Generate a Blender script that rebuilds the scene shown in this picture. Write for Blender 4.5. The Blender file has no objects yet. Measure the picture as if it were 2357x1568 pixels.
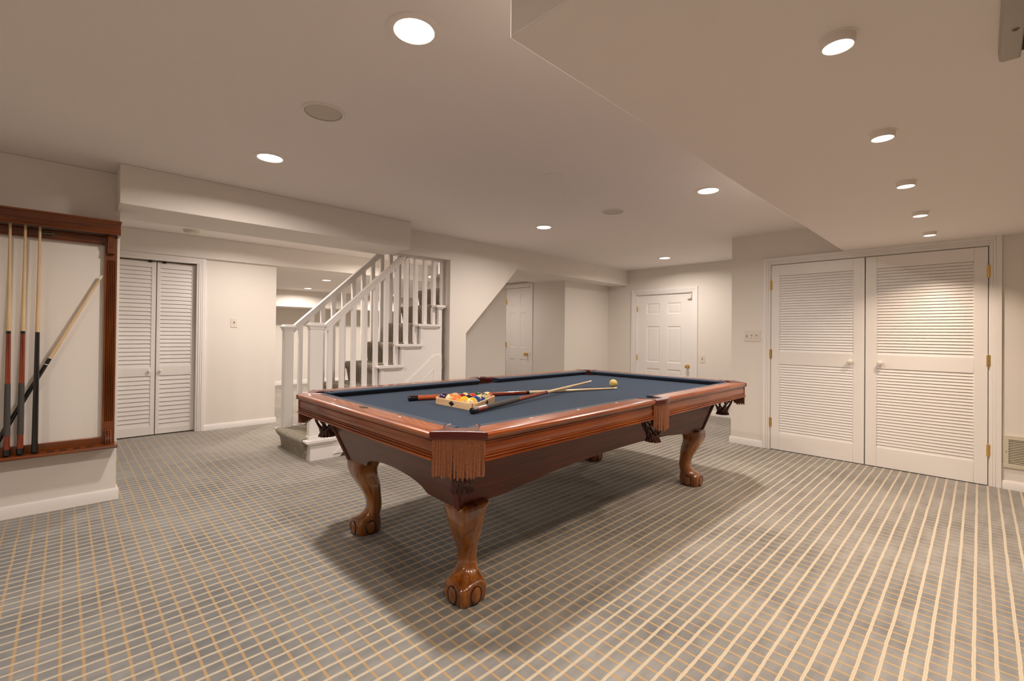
import bpy, bmesh, math, random
from math import pi, sin, cos, sqrt, tan, atan2, hypot
from mathutils import Vector, Matrix

S = bpy.context.scene
COL = S.collection
random.seed(7)

# ------------------------------------------------------------------ camera
F_PX, YAW, PITCH, ROLL, CY = 1053.9, 0.7962, 0.00704, 0.010387, 760.34
CAM_H = 1.19
fw = Vector((cos(YAW)*cos(PITCH), sin(YAW)*cos(PITCH), sin(PITCH)))
rt = Vector((sin(YAW), -cos(YAW), 0.0))
up = rt.cross(fw)
r2 = rt*cos(ROLL) + up*sin(ROLL)
u2 = -rt*sin(ROLL) + up*cos(ROLL)
cd = bpy.data.cameras.new('camera')
cam = bpy.data.objects.new('camera', cd)
COL.objects.link(cam)
cam.matrix_world = Matrix(((r2.x, u2.x, -fw.x, 0), (r2.y, u2.y, -fw.y, 0), (r2.z, u2.z, -fw.z, CAM_H), (0, 0, 0, 1)))
cd.sensor_width = 36.0
cd.sensor_fit = 'HORIZONTAL'
cd.lens = F_PX*36.0/2357.0
cd.shift_y = -(784.0-CY)/2357.0
cd.clip_start = 0.02
S.camera = cam

# ------------------------------------------------------------------ world, view
w = bpy.data.worlds.new('world')
S.world = w
w.use_nodes = True
w.node_tree.nodes['Background'].inputs[0].default_value = (1.0, 0.86, 0.72, 1)
w.node_tree.nodes['Background'].inputs[1].default_value = 0.02
S.view_settings.view_transform = 'Standard'
S.view_settings.look = 'None'
S.view_settings.gamma = 1.0
S.view_settings.use_curve_mapping = False
S.view_settings.exposure = 0.30

# lamp strengths (watts) and colours; the lamps themselves are built by their fixtures below
P_MAIN, P_HALL, P_DEEP, P_SPOT = 18.0, 17.0, 26.0, 6.5
C_MAIN = (1.0, 0.888, 0.792)
C_HALL = (1.0, 0.890, 0.797)
C_SPOT = (1.0, 0.80, 0.62)
SPREAD_MAIN = math.radians(165)
SPREAD_SPOT = math.radians(120)

# ------------------------------------------------------------------ mesh helpers
class MB:
    def __init__(s):
        s.v = []; s.f = []; s.m = []; s.cur = 0
    def add(s, vs, fs):
        b = len(s.v)
        s.v += [tuple(p) for p in vs]
        for f in fs:
            s.f.append([b+i for i in f]); s.m.append(s.cur)
    def box(s, x0, x1, y0, y1, z0, z1):
        if x0 > x1: x0, x1 = x1, x0
        if y0 > y1: y0, y1 = y1, y0
        if z0 > z1: z0, z1 = z1, z0
        s.add([(x0,y0,z0),(x1,y0,z0),(x1,y1,z0),(x0,y1,z0),(x0,y0,z1),(x1,y0,z1),(x1,y1,z1),(x0,y1,z1)],
              [(0,3,2,1),(4,5,6,7),(0,1,5,4),(1,2,6,5),(2,3,7,6),(3,0,4,7)])
    def prism(s, poly, axis, a, b):
        """poly: 2-D outline; axis: the extrusion axis; outline axes are the other two in x,y,z order"""
        def mk(p, t):
            if axis == 'x': return (t, p[0], p[1])
            if axis == 'y': return (p[0], t, p[1])
            return (p[0], p[1], t)
        n = len(poly)
        s.add([mk(p, a) for p in poly]+[mk(p, b) for p in poly],
              [list(range(n))[::-1], [n+i for i in range(n)]] + [(i, (i+1) % n, n+(i+1) % n, n+i) for i in range(n)])
    def loft(s, rings, cap=True, close=True):
        n = len(rings[0]); vs = [p for r in rings for p in r]; fs = []
        for k in range(len(rings)-1):
            for i in range(n if close else n-1):
                j = (i+1) % n
                fs.append((k*n+i, k*n+j, (k+1)*n+j, (k+1)*n+i))
        if cap:
            fs.append(list(range(n))[::-1]); fs.append([(len(rings)-1)*n+i for i in range(n)])
        s.add(vs, fs)
    def lathe(s, prof, c=(0,0,0), axis='z', seg=32, cap=True):
        rings = []
        for r, t in prof:
            ring = []
            for i in range(seg):
                a = 2*pi*i/seg
                p = (r*cos(a), r*sin(a))
                if axis == 'z': q = (p[0], p[1], t)
                elif axis == 'x': q = (t, p[0], p[1])
                else: q = (p[1], t, p[0])
                ring.append((c[0]+q[0], c[1]+q[1], c[2]+q[2]))
            rings.append(ring)
        s.loft(rings, cap)
    def tube(s, pts, r, seg=8, cap=True):
        pts = [Vector(p) for p in pts]; rings = []
        up_ = None
        for k, p in enumerate(pts):
            t = (pts[min(k+1, len(pts)-1)]-pts[max(k-1, 0)]).normalized()
            if up_ is None:
                up_ = Vector((0,0,1)) if abs(t.z) < .9 else Vector((1,0,0))
            a = t.cross(up_).normalized(); b = a.cross(t).normalized(); up_ = b
            rr = r[k] if isinstance(r, (list, tuple)) else r
            rings.append([p+a*rr*cos(2*pi*i/seg)+b*rr*sin(2*pi*i/seg) for i in range(seg)])
        s.loft(rings, cap)
    def sphere(s, c, r, nu=24, nv=14, sc=(1,1,1)):
        vs = [(c[0], c[1], c[2]-r*sc[2])]
        for k in range(1, nv):
            ph = -pi/2+pi*k/nv
            for i in range(nu):
                a = 2*pi*i/nu
                vs.append((c[0]+r*sc[0]*cos(ph)*cos(a), c[1]+r*sc[1]*cos(ph)*sin(a), c[2]+r*sc[2]*sin(ph)))
        vs.append((c[0], c[1], c[2]+r*sc[2])); fs = []
        for i in range(nu): fs.append((0, 1+(i+1) % nu, 1+i))
        for k in range(nv-2):
            for i in range(nu):
                j = (i+1) % nu
                fs.append((1+k*nu+i, 1+k*nu+j, 1+(k+1)*nu+j, 1+(k+1)*nu+i))
        t = len(vs)-1; b = 1+(nv-2)*nu
        for i in range(nu): fs.append((b+i, b+(i+1) % nu, t))
        s.add(vs, fs)

def root_loc(o):
    p = Vector((0,0,0))
    while o is not None:
        p += o.location; o = o.parent
    return p

def obj(name, mb, mats, parent=None, world=True, bevel=0, bseg=2, smooth=35, label=None, kind=None):
    me = bpy.data.meshes.new(name)
    off = root_loc(parent) if (parent is not None and world) else Vector((0,0,0))
    me.from_pydata([(a-off.x, b-off.y, c-off.z) for a, b, c in mb.v], [], mb.f)
    bm = bmesh.new(); bm.from_mesh(me)
    bmesh.ops.recalc_face_normals(bm, faces=bm.faces)
    bm.to_mesh(me); bm.free()
    if not isinstance(mats, (list, tuple)): mats = [mats]
    for m in mats: me.materials.append(m)
    if len(mats) > 1:
        for p, i in zip(me.polygons, mb.m): p.material_index = i
    if smooth:
        me.shade_smooth()
        me.set_sharp_from_angle(angle=math.radians(smooth))
    o = bpy.data.objects.new(name, me); COL.objects.link(o)
    if parent is not None: o.parent = parent
    if bevel:
        md = o.modifiers.new('bevel', 'BEVEL'); md.width = bevel; md.segments = bseg
        md.limit_method = 'ANGLE'; md.angle_limit = math.radians(40); md.harden_normals = False
    if label: o['label'] = label
    if kind: o['kind'] = kind
    return o

def thing(name, label, cat, loc=(0,0,0), rot=(0,0,0), group=None):
    o = bpy.data.objects.new(name, None); COL.objects.link(o)
    o.empty_display_size = 0.1
    o.location = loc; o.rotation_euler = rot
    o['label'] = label; o['category'] = cat
    if group: o['group'] = group
    return o

def tag(o, label, cat, group=None):
    o['label'] = label; o['category'] = cat
    if group: o['group'] = group
    return o

def struct(name, mb, mats, label=None, **k):
    o = obj(name, mb, mats, kind='structure', **k)
    if label: o['label'] = label
    return o

def structroot(name, loc, label=None):
    o = bpy.data.objects.new(name, None); COL.objects.link(o); o.location = loc
    o['kind'] = 'structure'
    if label: o['label'] = label
    return o

def dup_children(src, dst):
    for ch in list(src.children):
        c = ch.copy(); COL.objects.link(c); c.parent = dst
        dup_children(ch, c)

def dup(src, loc, rot=None, label=None, parent='keep'):
    c = src.copy(); COL.objects.link(c)
    c.location = loc
    if rot is not None: c.rotation_euler = rot
    if label: c['label'] = label
    dup_children(src, c)
    return c

def text_obj(name, s, size, mat, parent, M, depth=0.0004, label=None):
    cu = bpy.data.curves.new('t', 'FONT'); cu.body = s; cu.size = size
    cu.align_x = 'CENTER'; cu.align_y = 'CENTER'; cu.extrude = depth; cu.resolution_u = 3
    to = bpy.data.objects.new('t', cu); COL.objects.link(to)
    dg = bpy.context.evaluated_depsgraph_get()
    me = bpy.data.meshes.new_from_object(to.evaluated_get(dg))
    bpy.data.objects.remove(to); bpy.data.curves.remove(cu)
    me.name = name
    me.materials.clear(); me.materials.append(mat)
    me.transform(M)
    o = bpy.data.objects.new(name, me); COL.objects.link(o); o.parent = parent
    if label: o['label'] = label
    return o

# ------------------------------------------------------------------ materials
def lin(r, g, b):
    f = lambda c: (c/255/12.92) if c/255 <= .04045 else ((c/255+.055)/1.055)**2.4
    return (f(r), f(g), f(b), 1)

def mat(name, col, rough=.5, metal=0, coat=0, coat_r=.05, spec=.5, emis=None, est=0, sheen=0, bump=0, bscale=200, vary=0, vscale=6):
    m = bpy.data.materials.new(name); m.use_nodes = True
    nt = m.node_tree; b = nt.nodes['Principled BSDF']
    b.inputs['Base Color'].default_value = col
    b.inputs['Roughness'].default_value = rough
    b.inputs['Metallic'].default_value = metal
    b.inputs['Coat Weight'].default_value = coat
    b.inputs['Coat Roughness'].default_value = coat_r
    b.inputs['Specular IOR Level'].default_value = spec
    b.inputs['Sheen Weight'].default_value = sheen
    if emis:
        b.inputs['Emission Color'].default_value = emis
        b.inputs['Emission Strength'].default_value = est
    if bump or vary:
        tc = nt.nodes.new('ShaderNodeTexCoord')
    if bump:
        n = nt.nodes.new('ShaderNodeTexNoise'); n.inputs['Scale'].default_value = bscale; n.inputs['Detail'].default_value = 3
        nt.links.new(tc.outputs['Object'], n.inputs['Vector'])
        bp = nt.nodes.new('ShaderNodeBump'); bp.inputs['Strength'].default_value = bump; bp.inputs['Distance'].default_value = .002
        nt.links.new(n.outputs['Fac'], bp.inputs['Height']); nt.links.new(bp.outputs['Normal'], b.inputs['Normal'])
    if vary:
        n = nt.nodes.new('ShaderNodeTexNoise'); n.inputs['Scale'].default_value = vscale; n.inputs['Detail'].default_value = 4
        nt.links.new(tc.outputs['Object'], n.inputs['Vector'])
        mx = nt.nodes.new('ShaderNodeMix'); mx.data_type = 'RGBA'
        mx.inputs['A'].default_value = tuple(c*(1-vary) for c in col[:3])+(1,)
        mx.inputs['B'].default_value = tuple(min(1, c*(1+vary)) for c in col[:3])+(1,)
        nt.links.new(n.outputs['Fac'], mx.inputs['Factor']); nt.links.new(mx.outputs['Result'], b.inputs['Base Color'])
    return m

def wood(name, c1, c2, c3, axis='x', scale=1.0, rough=.35, coat=.9, coat_r=.07, contrast=1.0):
    m = bpy.data.materials.new(name); m.use_nodes = True
    nt = m.node_tree; b = nt.nodes['Principled BSDF']; L = nt.links.new
    tc = nt.nodes.new('ShaderNodeTexCoord'); mp = nt.nodes.new('ShaderNodeMapping')
    sc = {'x': (1.2, 22, 22), 'y': (22, 1.2, 22), 'z': (22, 22, 1.2)}[axis]
    mp.inputs['Scale'].default_value = tuple(q*scale for q in sc)
    L(tc.outputs['Object'], mp.inputs['Vector'])
    n = nt.nodes.new('ShaderNodeTexNoise'); n.inputs['Scale'].default_value = 1.6; n.inputs['Detail'].default_value = 7
    n.inputs['Roughness'].default_value = .62; n.inputs['Distortion'].default_value = .6
    L(mp.outputs['Vector'], n.inputs['Vector'])
    n2 = nt.nodes.new('ShaderNodeTexNoise'); n2.inputs['Scale'].default_value = 3.2; n2.inputs['Detail'].default_value = 3
    L(tc.outputs['Object'], n2.inputs['Vector'])
    ad = nt.nodes.new('ShaderNodeMath'); ad.operation = 'MULTIPLY_ADD'; ad.inputs[1].default_value = .45*contrast
    L(n2.outputs['Fac'], ad.inputs[0]); L(n.outputs['Fac'], ad.inputs[2])
    cr = nt.nodes.new('ShaderNodeValToRGB'); e = cr.color_ramp.elements
    e[0].position = .48; e[0].color = c1; e[1].position = .95; e[1].color = c3
    q = cr.color_ramp.elements.new(.70); q.color = c2
    L(ad.outputs[0], cr.inputs['Fac']); L(cr.outputs['Color'], b.inputs['Base Color'])
    b.inputs['Roughness'].default_value = rough
    b.inputs['Coat Weight'].default_value = coat; b.inputs['Coat Roughness'].default_value = coat_r
    return m

class E:
    """tiny expression wrapper over math nodes"""
    nt = None
    def __init__(s, o): s.o = o
    @staticmethod
    def op(k, *a):
        n = E.nt.nodes.new('ShaderNodeMath'); n.operation = k
        for i, x in enumerate(a):
            if isinstance(x, E): E.nt.links.new(x.o, n.inputs[i])
            else: n.inputs[i].default_value = x
        return E(n.outputs[0])
    def __add__(s, t): return E.op('ADD', s, t)
    def __sub__(s, t): return E.op('SUBTRACT', s, t)
    def __mul__(s, t): return E.op('MULTIPLY', s, t)
    def __truediv__(s, t): return E.op('DIVIDE', s, t)

def step_less(a, t, soft):
    n = E.nt.nodes.new('ShaderNodeMapRange'); n.interpolation_type = 'SMOOTHSTEP'
    E.nt.links.new(a.o, n.inputs['Value'])
    n.inputs['From Min'].default_value = t-soft; n.inputs['From Max'].default_value = t+soft
    n.inputs['To Min'].default_value = 1; n.inputs['To Max'].default_value = 0
    return E(n.outputs['Result'])

def mixc(fac, a, b):
    n = E.nt.nodes.new('ShaderNodeMix'); n.data_type = 'RGBA'
    E.nt.links.new(fac.o, n.inputs['Factor']) if isinstance(fac, E) else None
    for v, k in ((a, 'A'), (b, 'B')):
        if isinstance(v, tuple): n.inputs[k].default_value = v
        else: E.nt.links.new(v, n.inputs[k])
    return n.outputs['Result']

def carpet(name, mode, base1, base2, cream, amber, pu, ou, pv, ov, wu, wv):
    """plaid loop carpet: u = across the amber lines, v = across the cream lines"""
    m = bpy.data.materials.new(name); m.use_nodes = True
    nt = m.node_tree; E.nt = nt; b = nt.nodes['Principled BSDF']; L = nt.links.new
    tc = nt.nodes.new('ShaderNodeNewGeometry')
    sp = nt.nodes.new('ShaderNodeSeparateXYZ'); L(tc.outputs['Position'], sp.inputs[0])
    X, Y, Z = E(sp.outputs[0]), E(sp.outputs[1]), E(sp.outputs[2])
    def noise(scale, detail=3, vec=None, rough=.5):
        n = nt.nodes.new('ShaderNodeTexNoise'); n.inputs['Scale'].default_value = scale; n.inputs['Detail'].default_value = detail
        n.inputs['Roughness'].default_value = rough
        L(vec or tc.outputs['Position'], n.inputs['Vector']); return E(n.outputs['Fac'])
    wob = (noise(5, 2)-.5)*.006 + (noise(37, 2)-.5)*.004
    if mode == 'floor': U, V = X+wob, Y+wob
    else: U, V = X+Z, Y+(noise(6, 2)-.5)*.005
    def line(T, per, off, width, Al):
        d = E.op('ABSOLUTE', E.op('FRACT', (T-off)/per+.5)-.5)*per
        tw = E.op('SINE', Al*(2*pi/.0075))
        dd = d+tw*.0006
        outer = step_less(dd, width, .0009)
        seam = step_less(d, .0007, .0006)
        return outer*(E.op('SUBTRACT', 1.0, seam*.35))
    la = line(U, pu, ou, wu, V); lc = line(V, pv, ov, wv, U)
    big = noise(1.6, 4, rough=.6); mid = noise(11, 4); fine = noise(420, 2)
    mpn = nt.nodes.new('ShaderNodeMapping'); mpn.inputs['Scale'].default_value = (3, 14, 3)
    L(tc.outputs['Position'], mpn.inputs['Vector']); streak = noise(1.5, 4, mpn.outputs['Vector'])
    f = (big*1.3+mid*.35+streak*.7+fine*.3)-.85
    f = E.op('MINIMUM', E.op('MAXIMUM', f, 0.0), 1.0)
    col = mixc(f, base1, base2)
    sp1 = noise(300, 2)
    am = mixc(sp1, tuple(c*.8 for c in amber[:3])+(1,), tuple(min(1, c*1.15) for c in amber[:3])+(1,))
    cm = mixc(sp1, tuple(c*.85 for c in cream[:3])+(1,), tuple(min(1, c*1.1) for c in cream[:3])+(1,))
    col = mixc(la, col, am); col = mixc(lc, col, cm)
    L(col, b.inputs['Base Color'])
    b.inputs['Roughness'].default_value = .95; b.inputs['Specular IOR Level'].default_value = .1
    b.inputs['Sheen Weight'].default_value = .25; b.inputs['Sheen Roughness'].default_value = .5
    bp = nt.nodes.new('ShaderNodeBump'); bp.inputs['Strength'].default_value = .55; bp.inputs['Distance'].default_value = .003
    h = fine*.6+la*.5+lc*.6
    L(h.o, bp.inputs['Height']); L(bp.outputs['Normal'], b.inputs['Normal'])
    return m

M_wall = mat('wall_paint', (.83, .777, .72, 1), .55, spec=.25, bump=.12, bscale=350)
M_ceil = mat('ceiling_paint', (.91, .855, .825, 1), .8, spec=.15, bump=.1, bscale=300)
M_trim = mat('trim_paint', (.89, .85, .825, 1), .30, spec=.45)
M_door = mat('door_paint', (.89, .85, .82, 1), .33, spec=.5)
M_louv = mat('louver_paint', (.89, .85, .82, 1), .36, spec=.5)
M_gap = mat('gap_shade', (.05, .035, .025, 1), .8)  # near-black colour standing in for the shade inside gaps
M_brass = mat('brass', (.83, .58, .22, 1), .2, metal=1)
M_knobw = mat('white_knob', (.85, .80, .72, 1), .15, coat=.6)
M_plate = mat('switch_plate', (.80, .73, .64, 1), .3)
M_slot = mat('switch_slot', (.25, .19, .14, 1), .5)
M_floor = carpet('plaid_carpet', 'floor', lin(90, 91, 91), lin(160, 159, 157), lin(196, 184, 163), lin(180, 150, 108), .0601, .185, .0594, .013, .0046, .0058)
M_runner = carpet('stair_runner_carpet', 'stair', lin(88, 82, 72), lin(172, 164, 150), lin(178, 168, 146), lin(152, 124, 80), .060, .0, .050, .013, .0042, .0050)
M_railx = wood('cherry_rail_x', lin(88, 33, 4), lin(130, 58, 9), lin(160, 84, 20), 'x', 1, .32, .5, .08)
M_raily = wood('cherry_rail_y', lin(88, 33, 4), lin(130, 58, 9), lin(160, 84, 20), 'y', 1, .32, .55, .08)
M_bodyx = wood('cabinet_panel_x', lin(66, 14, 2), lin(92, 26, 5), lin(116, 42, 10), 'x', .8, .5, .18, .15, .6)
M_bodyy = wood('cabinet_panel_y', lin(66, 22, 8), lin(88, 34, 14), lin(106, 46, 20), 'y', .8, .4, .3, .14, .6)
M_leg = wood('leg_wood', lin(80, 32, 6), lin(130, 72, 16), lin(168, 106, 34), 'z', .7, .25, 1, .05)
M_groove = mat('dark_groove', lin(28, 8, 3), .3, coat=.6)
M_rack = wood('cue_rack_wood', lin(68, 25, 3), lin(106, 49, 8), lin(132, 70, 16), 'x', 1, .32, .5, .1)
M_rackz = wood('cue_rack_wood_upright', lin(68, 25, 3), lin(106, 49, 8), lin(132, 70, 16), 'z', 1, .32, .5, .1)
M_cloth = mat('blue_cloth', lin(33, 52, 74), .95, spec=.1, sheen=.15, bump=.25, bscale=900, vary=.12, vscale=9)
M_cushion = mat('blue_cushion_cloth', lin(33, 50, 70), .95, spec=.1, sheen=.3, bump=.25, bscale=900)
M_leather = mat('burgundy_leather', lin(86, 30, 24), .28, coat=.35, coat_r=.2, bump=.15, bscale=260, vary=.12, vscale=20)
M_net = mat('dark_leather_net', lin(66, 26, 12), .4, coat=.2, coat_r=.3)
M_cord = mat('brown_cord', lin(152, 92, 56), .8, sheen=.3, vary=.2, vscale=60)
M_pearl = mat('pearl_inlay', (.85, .80, .70, 1), .2, coat=.5)
M_badge = mat('badge_dark', lin(48, 44, 30), .4, metal=.3)
M_slate = mat('slate', (.05, .05, .05, 1), .7)
M_shaft = wood('maple_shaft', lin(204, 172, 126), lin(222, 192, 148), lin(232, 206, 166), 'x', 2, .35, .5, .15)
M_buttr = wood('red_butt_wood', lin(72, 16, 3), lin(124, 40, 9), lin(160, 66, 20), 'x', 2, .25, 1, .05)
M_butto = wood('orange_butt_wood', lin(150, 60, 28), lin(184, 84, 40), lin(205, 108, 56), 'x', 2, .25, 1, .05)
M_blackg = mat('black_gloss', (.008, .007, .006, 1), .2, coat=.6)
M_blackm = mat('black_plastic', (.01, .009, .008, 1), .45)
M_linen = mat('speckled_linen_wrap', (.075, .07, .062, 1), .85, vary=.98, vscale=420, bump=.6, bscale=500)
M_ferr = mat('ferrule_white', (.85, .80, .70, 1), .35)
M_tip = mat('cue_tip_blue', (.5, .55, .5, 1), .8)
M_tri = wood('pale_maple', lin(222, 180, 132), lin(236, 198, 152), lin(243, 210, 168), 'y', 1.5, .4, .4, .15, .5)
M_black = mat('black_print', (.008, .008, .01, 1), .5)
M_gold = mat('gold_print', (.75, .55, .2, 1), .3, metal=.8)
M_grille = mat('speaker_grille', lin(215, 206, 192), .7, bump=.5, bscale=900)
M_spk = mat('speaker_ring', (.84, .78, .72, 1), .5)
M_ring = mat('light_trim_ring', (.90, .84, .79, 1), .45)
M_lens = mat('lamp_lens', (1, 1, 1, 1), .5, emis=(1, .93, .84, 1), est=6)
M_lensw = mat('spot_lens', (1, 1, 1, 1), .5, emis=(1, .86, .66, 1), est=6)
M_smoke = mat('smoke_detector_plastic', (.75, .68, .56, 1), .4)
M_vent = mat('vent_paint', (.66, .60, .48, 1), .4)
M_vdark = mat('vent_dark', (.10, .07, .05, 1), .8)
M_tile = mat('ceiling_tile', (.8, .74, .68, 1), .9, bump=.3, bscale=160)
M_tbar = mat('tile_grid', (.33, .28, .23, 1), .5)
M_box = mat('housing_metal', (.42, .38, .32, 1), .5)
M_boxd = mat('housing_slot', (.05, .035, .02, 1), .8)

# ================================================================== THE SETTING
ZC, ZS = 2.285, 2.02       # ceiling, soffit undersides
XW = 5.344                 # closet wall
b = MB(); b.box(-2.7, 9.2, -2.6, 10.95, -.08, 0)
struct('floor', b, M_floor, 'grey plaid carpet with cream and amber stripes')

b = MB(); b.box(-2.7, 7.0, -2.6, 4.40, ZC, ZC+.06)
struct('ceiling', b, M_ceil)
b = MB()   # hall ceiling around the stairwell
b.box(-1.3, 2.4, 4.40, 6.45, ZC, ZC+.06); b.box(2.4, 5.69, 5.12, 6.45, ZC, ZC+.06); b.box(5.0, 5.69, 4.40, 5.12, ZC, ZC+.06)
struct('ceiling_hall', b, M_ceil)
b = MB(); b.box(-1.3, 9.2, 6.55, 10.95, 2.045, 2.10)
struct('ceiling_far_room', b, M_ceil)
# big soffit on the right
b = MB(); b.box(.878, XW, -2.5, .917, 2.012, ZC)
struct('ceiling_soffit', b, M_ceil, 'wide dropped soffit along the right side', bevel=.004)
# left beam
b = MB(); b.box(.252, 2.448, 3.955, 4.49, ZS, ZC)
struct('ceiling_beam', b, M_wall, 'beige boxed beam above the hall opening', bevel=.004)
# header in front of the hall wall, running on to the far room
b = MB(); b.box(-1.3, 5.69, 6.37, 6.56, 2.035, ZC)
struct('ceiling_header', b, M_wall, bevel=.004)

# walls
b = MB(); b.box(-2.7, .275, 4.25, 4.40, 0, ZC)
struct('wall_left', b, M_wall, 'beige wall that carries the cue rack', bevel=.004)
b = MB()
b.prism([(2.448, ZC), (2.448, ZS), (3.134, ZS), (3.134, 0), (3.37, 0), (3.37, 1.188), (4.215, 2.03), (6.9, 2.03), (6.9, ZC)], 'y', 4.215, 4.40)
struct('wall_stair', b, M_wall, 'wall with the stair opening and the slanted cut below the stairs')
b = MB(); b.box(3.9, 6.9, 4.40, 5.15, 2.035, ZC)
struct('ceiling_bulkhead', b, M_wall)
b = MB(); b.box(6.9, 7.0, 1.845, 3.09, 0, ZC); b.box(6.9, 7.0, 4.06, 4.72, 0, ZC); b.box(6.9, 7.0, 3.09, 4.06, 1.86, ZC); b.box(6.97, 7.0, 3.09, 4.06, 0, 1.86)
struct('wall_far', b, M_wall)
b = MB(); b.box(5.693, 6.9, 4.62, 4.72, 0, 2.035)
struct('wall_recess', b, M_wall)
b = MB()
b.box(5.693, 5.79, 4.72, 5.36, 0, 2.1); b.box(5.693, 5.79, 5.98, 6.6, 0, 2.1); b.box(5.693, 5.79, 5.36, 5.98, 1.99, 2.1)
b.box(5.75, 5.79, 5.36, 5.98, 0, 1.99)
struct('wall_recess_side', b, M_wall)
b = MB(); b.box(3.60, 4.785, 5.03, 5.11, 0, 2.16)
struct('wall_under_stairs', b, M_wall)
b = MB(); b.box(4.40, 5.79, 6.45, 6.56, 0, 2.1); b.box(4.36, 4.46, 5.11, 6.45, 0, ZC)  # second box: unseen partition added to block light from the stair space
struct('wall_recess_back', b, M_wall)
# stairwell shaft above the ceiling
b = MB()
b.box(2.34, 2.40, 4.34, 5.18, ZC+.06, 4.4); b.box(5.0, 5.06, 4.34, 5.18, ZC+.06, 4.4)
b.box(2.40, 5.0, 4.34, 4.40, ZC+.06, 4.4); b.box(2.40, 5.0, 5.12, 5.18, ZC+.06, 4.4); b.box(2.34, 5.06, 4.34, 5.18, 4.4, 4.45)
struct('wall_stairwell', b, M_wall)
# closet wall with its opening
b = MB()
b.box(XW, XW+.10, 1.545, 1.945, 0, ZC); b.box(XW, XW+.10, -2.5, -.05, 0, ZC); b.box(XW, XW+.10, -.05, 1.545, 1.94, ZC)
b.box(XW+.10, 7.0, 1.845, 1.945, 0, ZC)
b.box(XW+.06, XW+.10, -.05, 1.545, 0, 1.94)
struct('wall_right', b, M_wall)
b = MB(); b.box(-1.3, .38, 6.42, 6.56, 0, 2.1); b.box(1.12, 1.975, 6.42, 6.56, 0, 2.1); b.box(.38, 1.12, 6.42, 6.56, 1.97, 2.1); b.box(.38, 1.12, 6.555, 6.58, 0, 1.97)
struct('wall_hall', b, M_wall, bevel=.003)
b = MB(); b.box(-1.36, -1.3, 4.40, 10.95, 0, ZC)
struct('wall_hall_end', b, M_wall)
b = MB(); b.box(-1.3, 9.2, 10.75, 10.85, 0, 2.1)
struct('wall_far_room', b, M_wall)
b = MB(); b.box(9.15, 9.2, 6.5, 10.8, 0, 2.1); b.box(5.79, 9.2, 6.45, 6.55, 0, 2.1)
struct('wall_far_room_side', b, M_wall)
b = MB(); b.box(-1.3, 9.15, 10.0, 10.75, 1.70, 2.045)
struct('ceiling_far_soffit', b, M_wall)
b = MB(); b.box(-2.76, -2.7, -2.6, 4.3, 0, ZC)
struct('wall_behind', b, M_wall)
b = MB(); b.box(-2.7, 5.5, -2.6, -2.5, 0, ZC)
struct('wall_near', b, M_wall)

# recess ceiling tiles with a grid
b = MB(); b.box(4.46, 5.693, 5.15, 6.45, 2.085, 2.10)
rc = struct('ceiling_tiles', b, M_tile)
b = MB()
b.box(5.665, 5.693, 5.15, 6.45, 2.075, 2.085); b.box(4.46, 5.693, 5.36, 5.38, 2.079, 2.086); b.box(5.08, 5.10, 5.15, 6.45, 2.079, 2.086); b.box(4.46, 5.693, 5.15, 5.17, 2.079, 2.086)
obj('ceiling_grid', b, M_tbar, rc)

# baseboards: profile swept along straight runs; n = outward direction
def baseboard(name, p0, p1, n, h=.068, t=.014):
    b = MB()
    prof = [(0,0),(t,0),(t,h-.018),(t-.003,h-.012),(t-.004,h-.006),(t-.008,h),(0,h)]
    (x0, y0), (x1, y1) = p0, p1
    R0 = [(x0+n[0]*a, y0+n[1]*a, z) for a, z in prof]; R1 = [(x1+n[0]*a, y1+n[1]*a, z) for a, z in prof]
    b.loft([R0, R1]); return struct(name, b, M_trim)
baseboard('baseboard_left', (-2.7, 4.25), (.289, 4.25), (0, -1), .075)
baseboard('baseboard_left_end', (.275, 4.2505), (.275, 4.40), (1, 0), .075)
baseboard('baseboard_right', (XW, 1.62), (XW, 1.959), (-1, 0))
baseboard('baseboard_right_return', (XW+.0005, 1.945), (6.9, 1.945), (0, 1))
baseboard('baseboard_right_near', (XW, -2.5), (XW, -.125), (-1, 0))
baseboard('baseboard_far', (6.9, 1.945), (6.9, 3.03), (-1, 0))
baseboard('baseboard_far_inner', (6.9, 4.13), (6.9, 4.62), (-1, 0))
baseboard('baseboard_recess', (5.693, 4.62), (6.9, 4.62), (0, -1))
baseboard('baseboard_hall', (1.19, 6.42), (1.989, 6.42), (0, -1))
baseboard('baseboard_hall_end', (1.975, 6.4205), (1.975, 6.56), (1, 0))
baseboard('baseboard_far_room', (-1.3, 10.75), (9.1, 10.75), (0, -1), .09)

# ---- door casings (two-step profile) around an opening in a wall
def casing(name, axis, wall, nd, a0, a1, z1, wdt=.075, t=.018):
    """axis: 'x' = wall is a plane x=wall, opening spans a0..a1 in y; nd = outward sign"""
    b = MB()
    def bx(u0, u1, z0, z2, d0, d1):
        lo, hi = sorted((wall+nd*d0, wall+nd*d1))
        if axis == 'x': b.box(lo, hi, u0, u1, z0, z2)
        else: b.box(u0, u1, lo, hi, z0, z2)
    s1 = wdt*.32; s2 = wdt*.55
    for (u0, u1, d) in ((a0-wdt, a0-s2, t), (a0-s2, a0-s1, t*.8), (a0-s1, a0-.004, t*.55),):
        bx(u0, u1, 0, z1+ (wdt if d == t else s2 if d == t*.8 else s1), 0, d)
        m0, m1 = a0+a1-u1, a0+a1-u0
        bx(m0, m1, 0, z1+(wdt if d == t else s2 if d == t*.8 else s1), 0, d)
    bx(a0-s2, a1+s2, z1+s2, z1+wdt, 0, t); bx(a0-s1, a1+s1, z1+s1, z1+s2, 0, t*.8); bx(a0-.004, a1+.004, z1+.004, z1+s1, 0, t*.55)
    return struct(name, b, M_trim, bevel=.0025)
casing('trim_1', 'x', XW, -1, -.052, 1.547, 1.941, .072)
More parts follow.
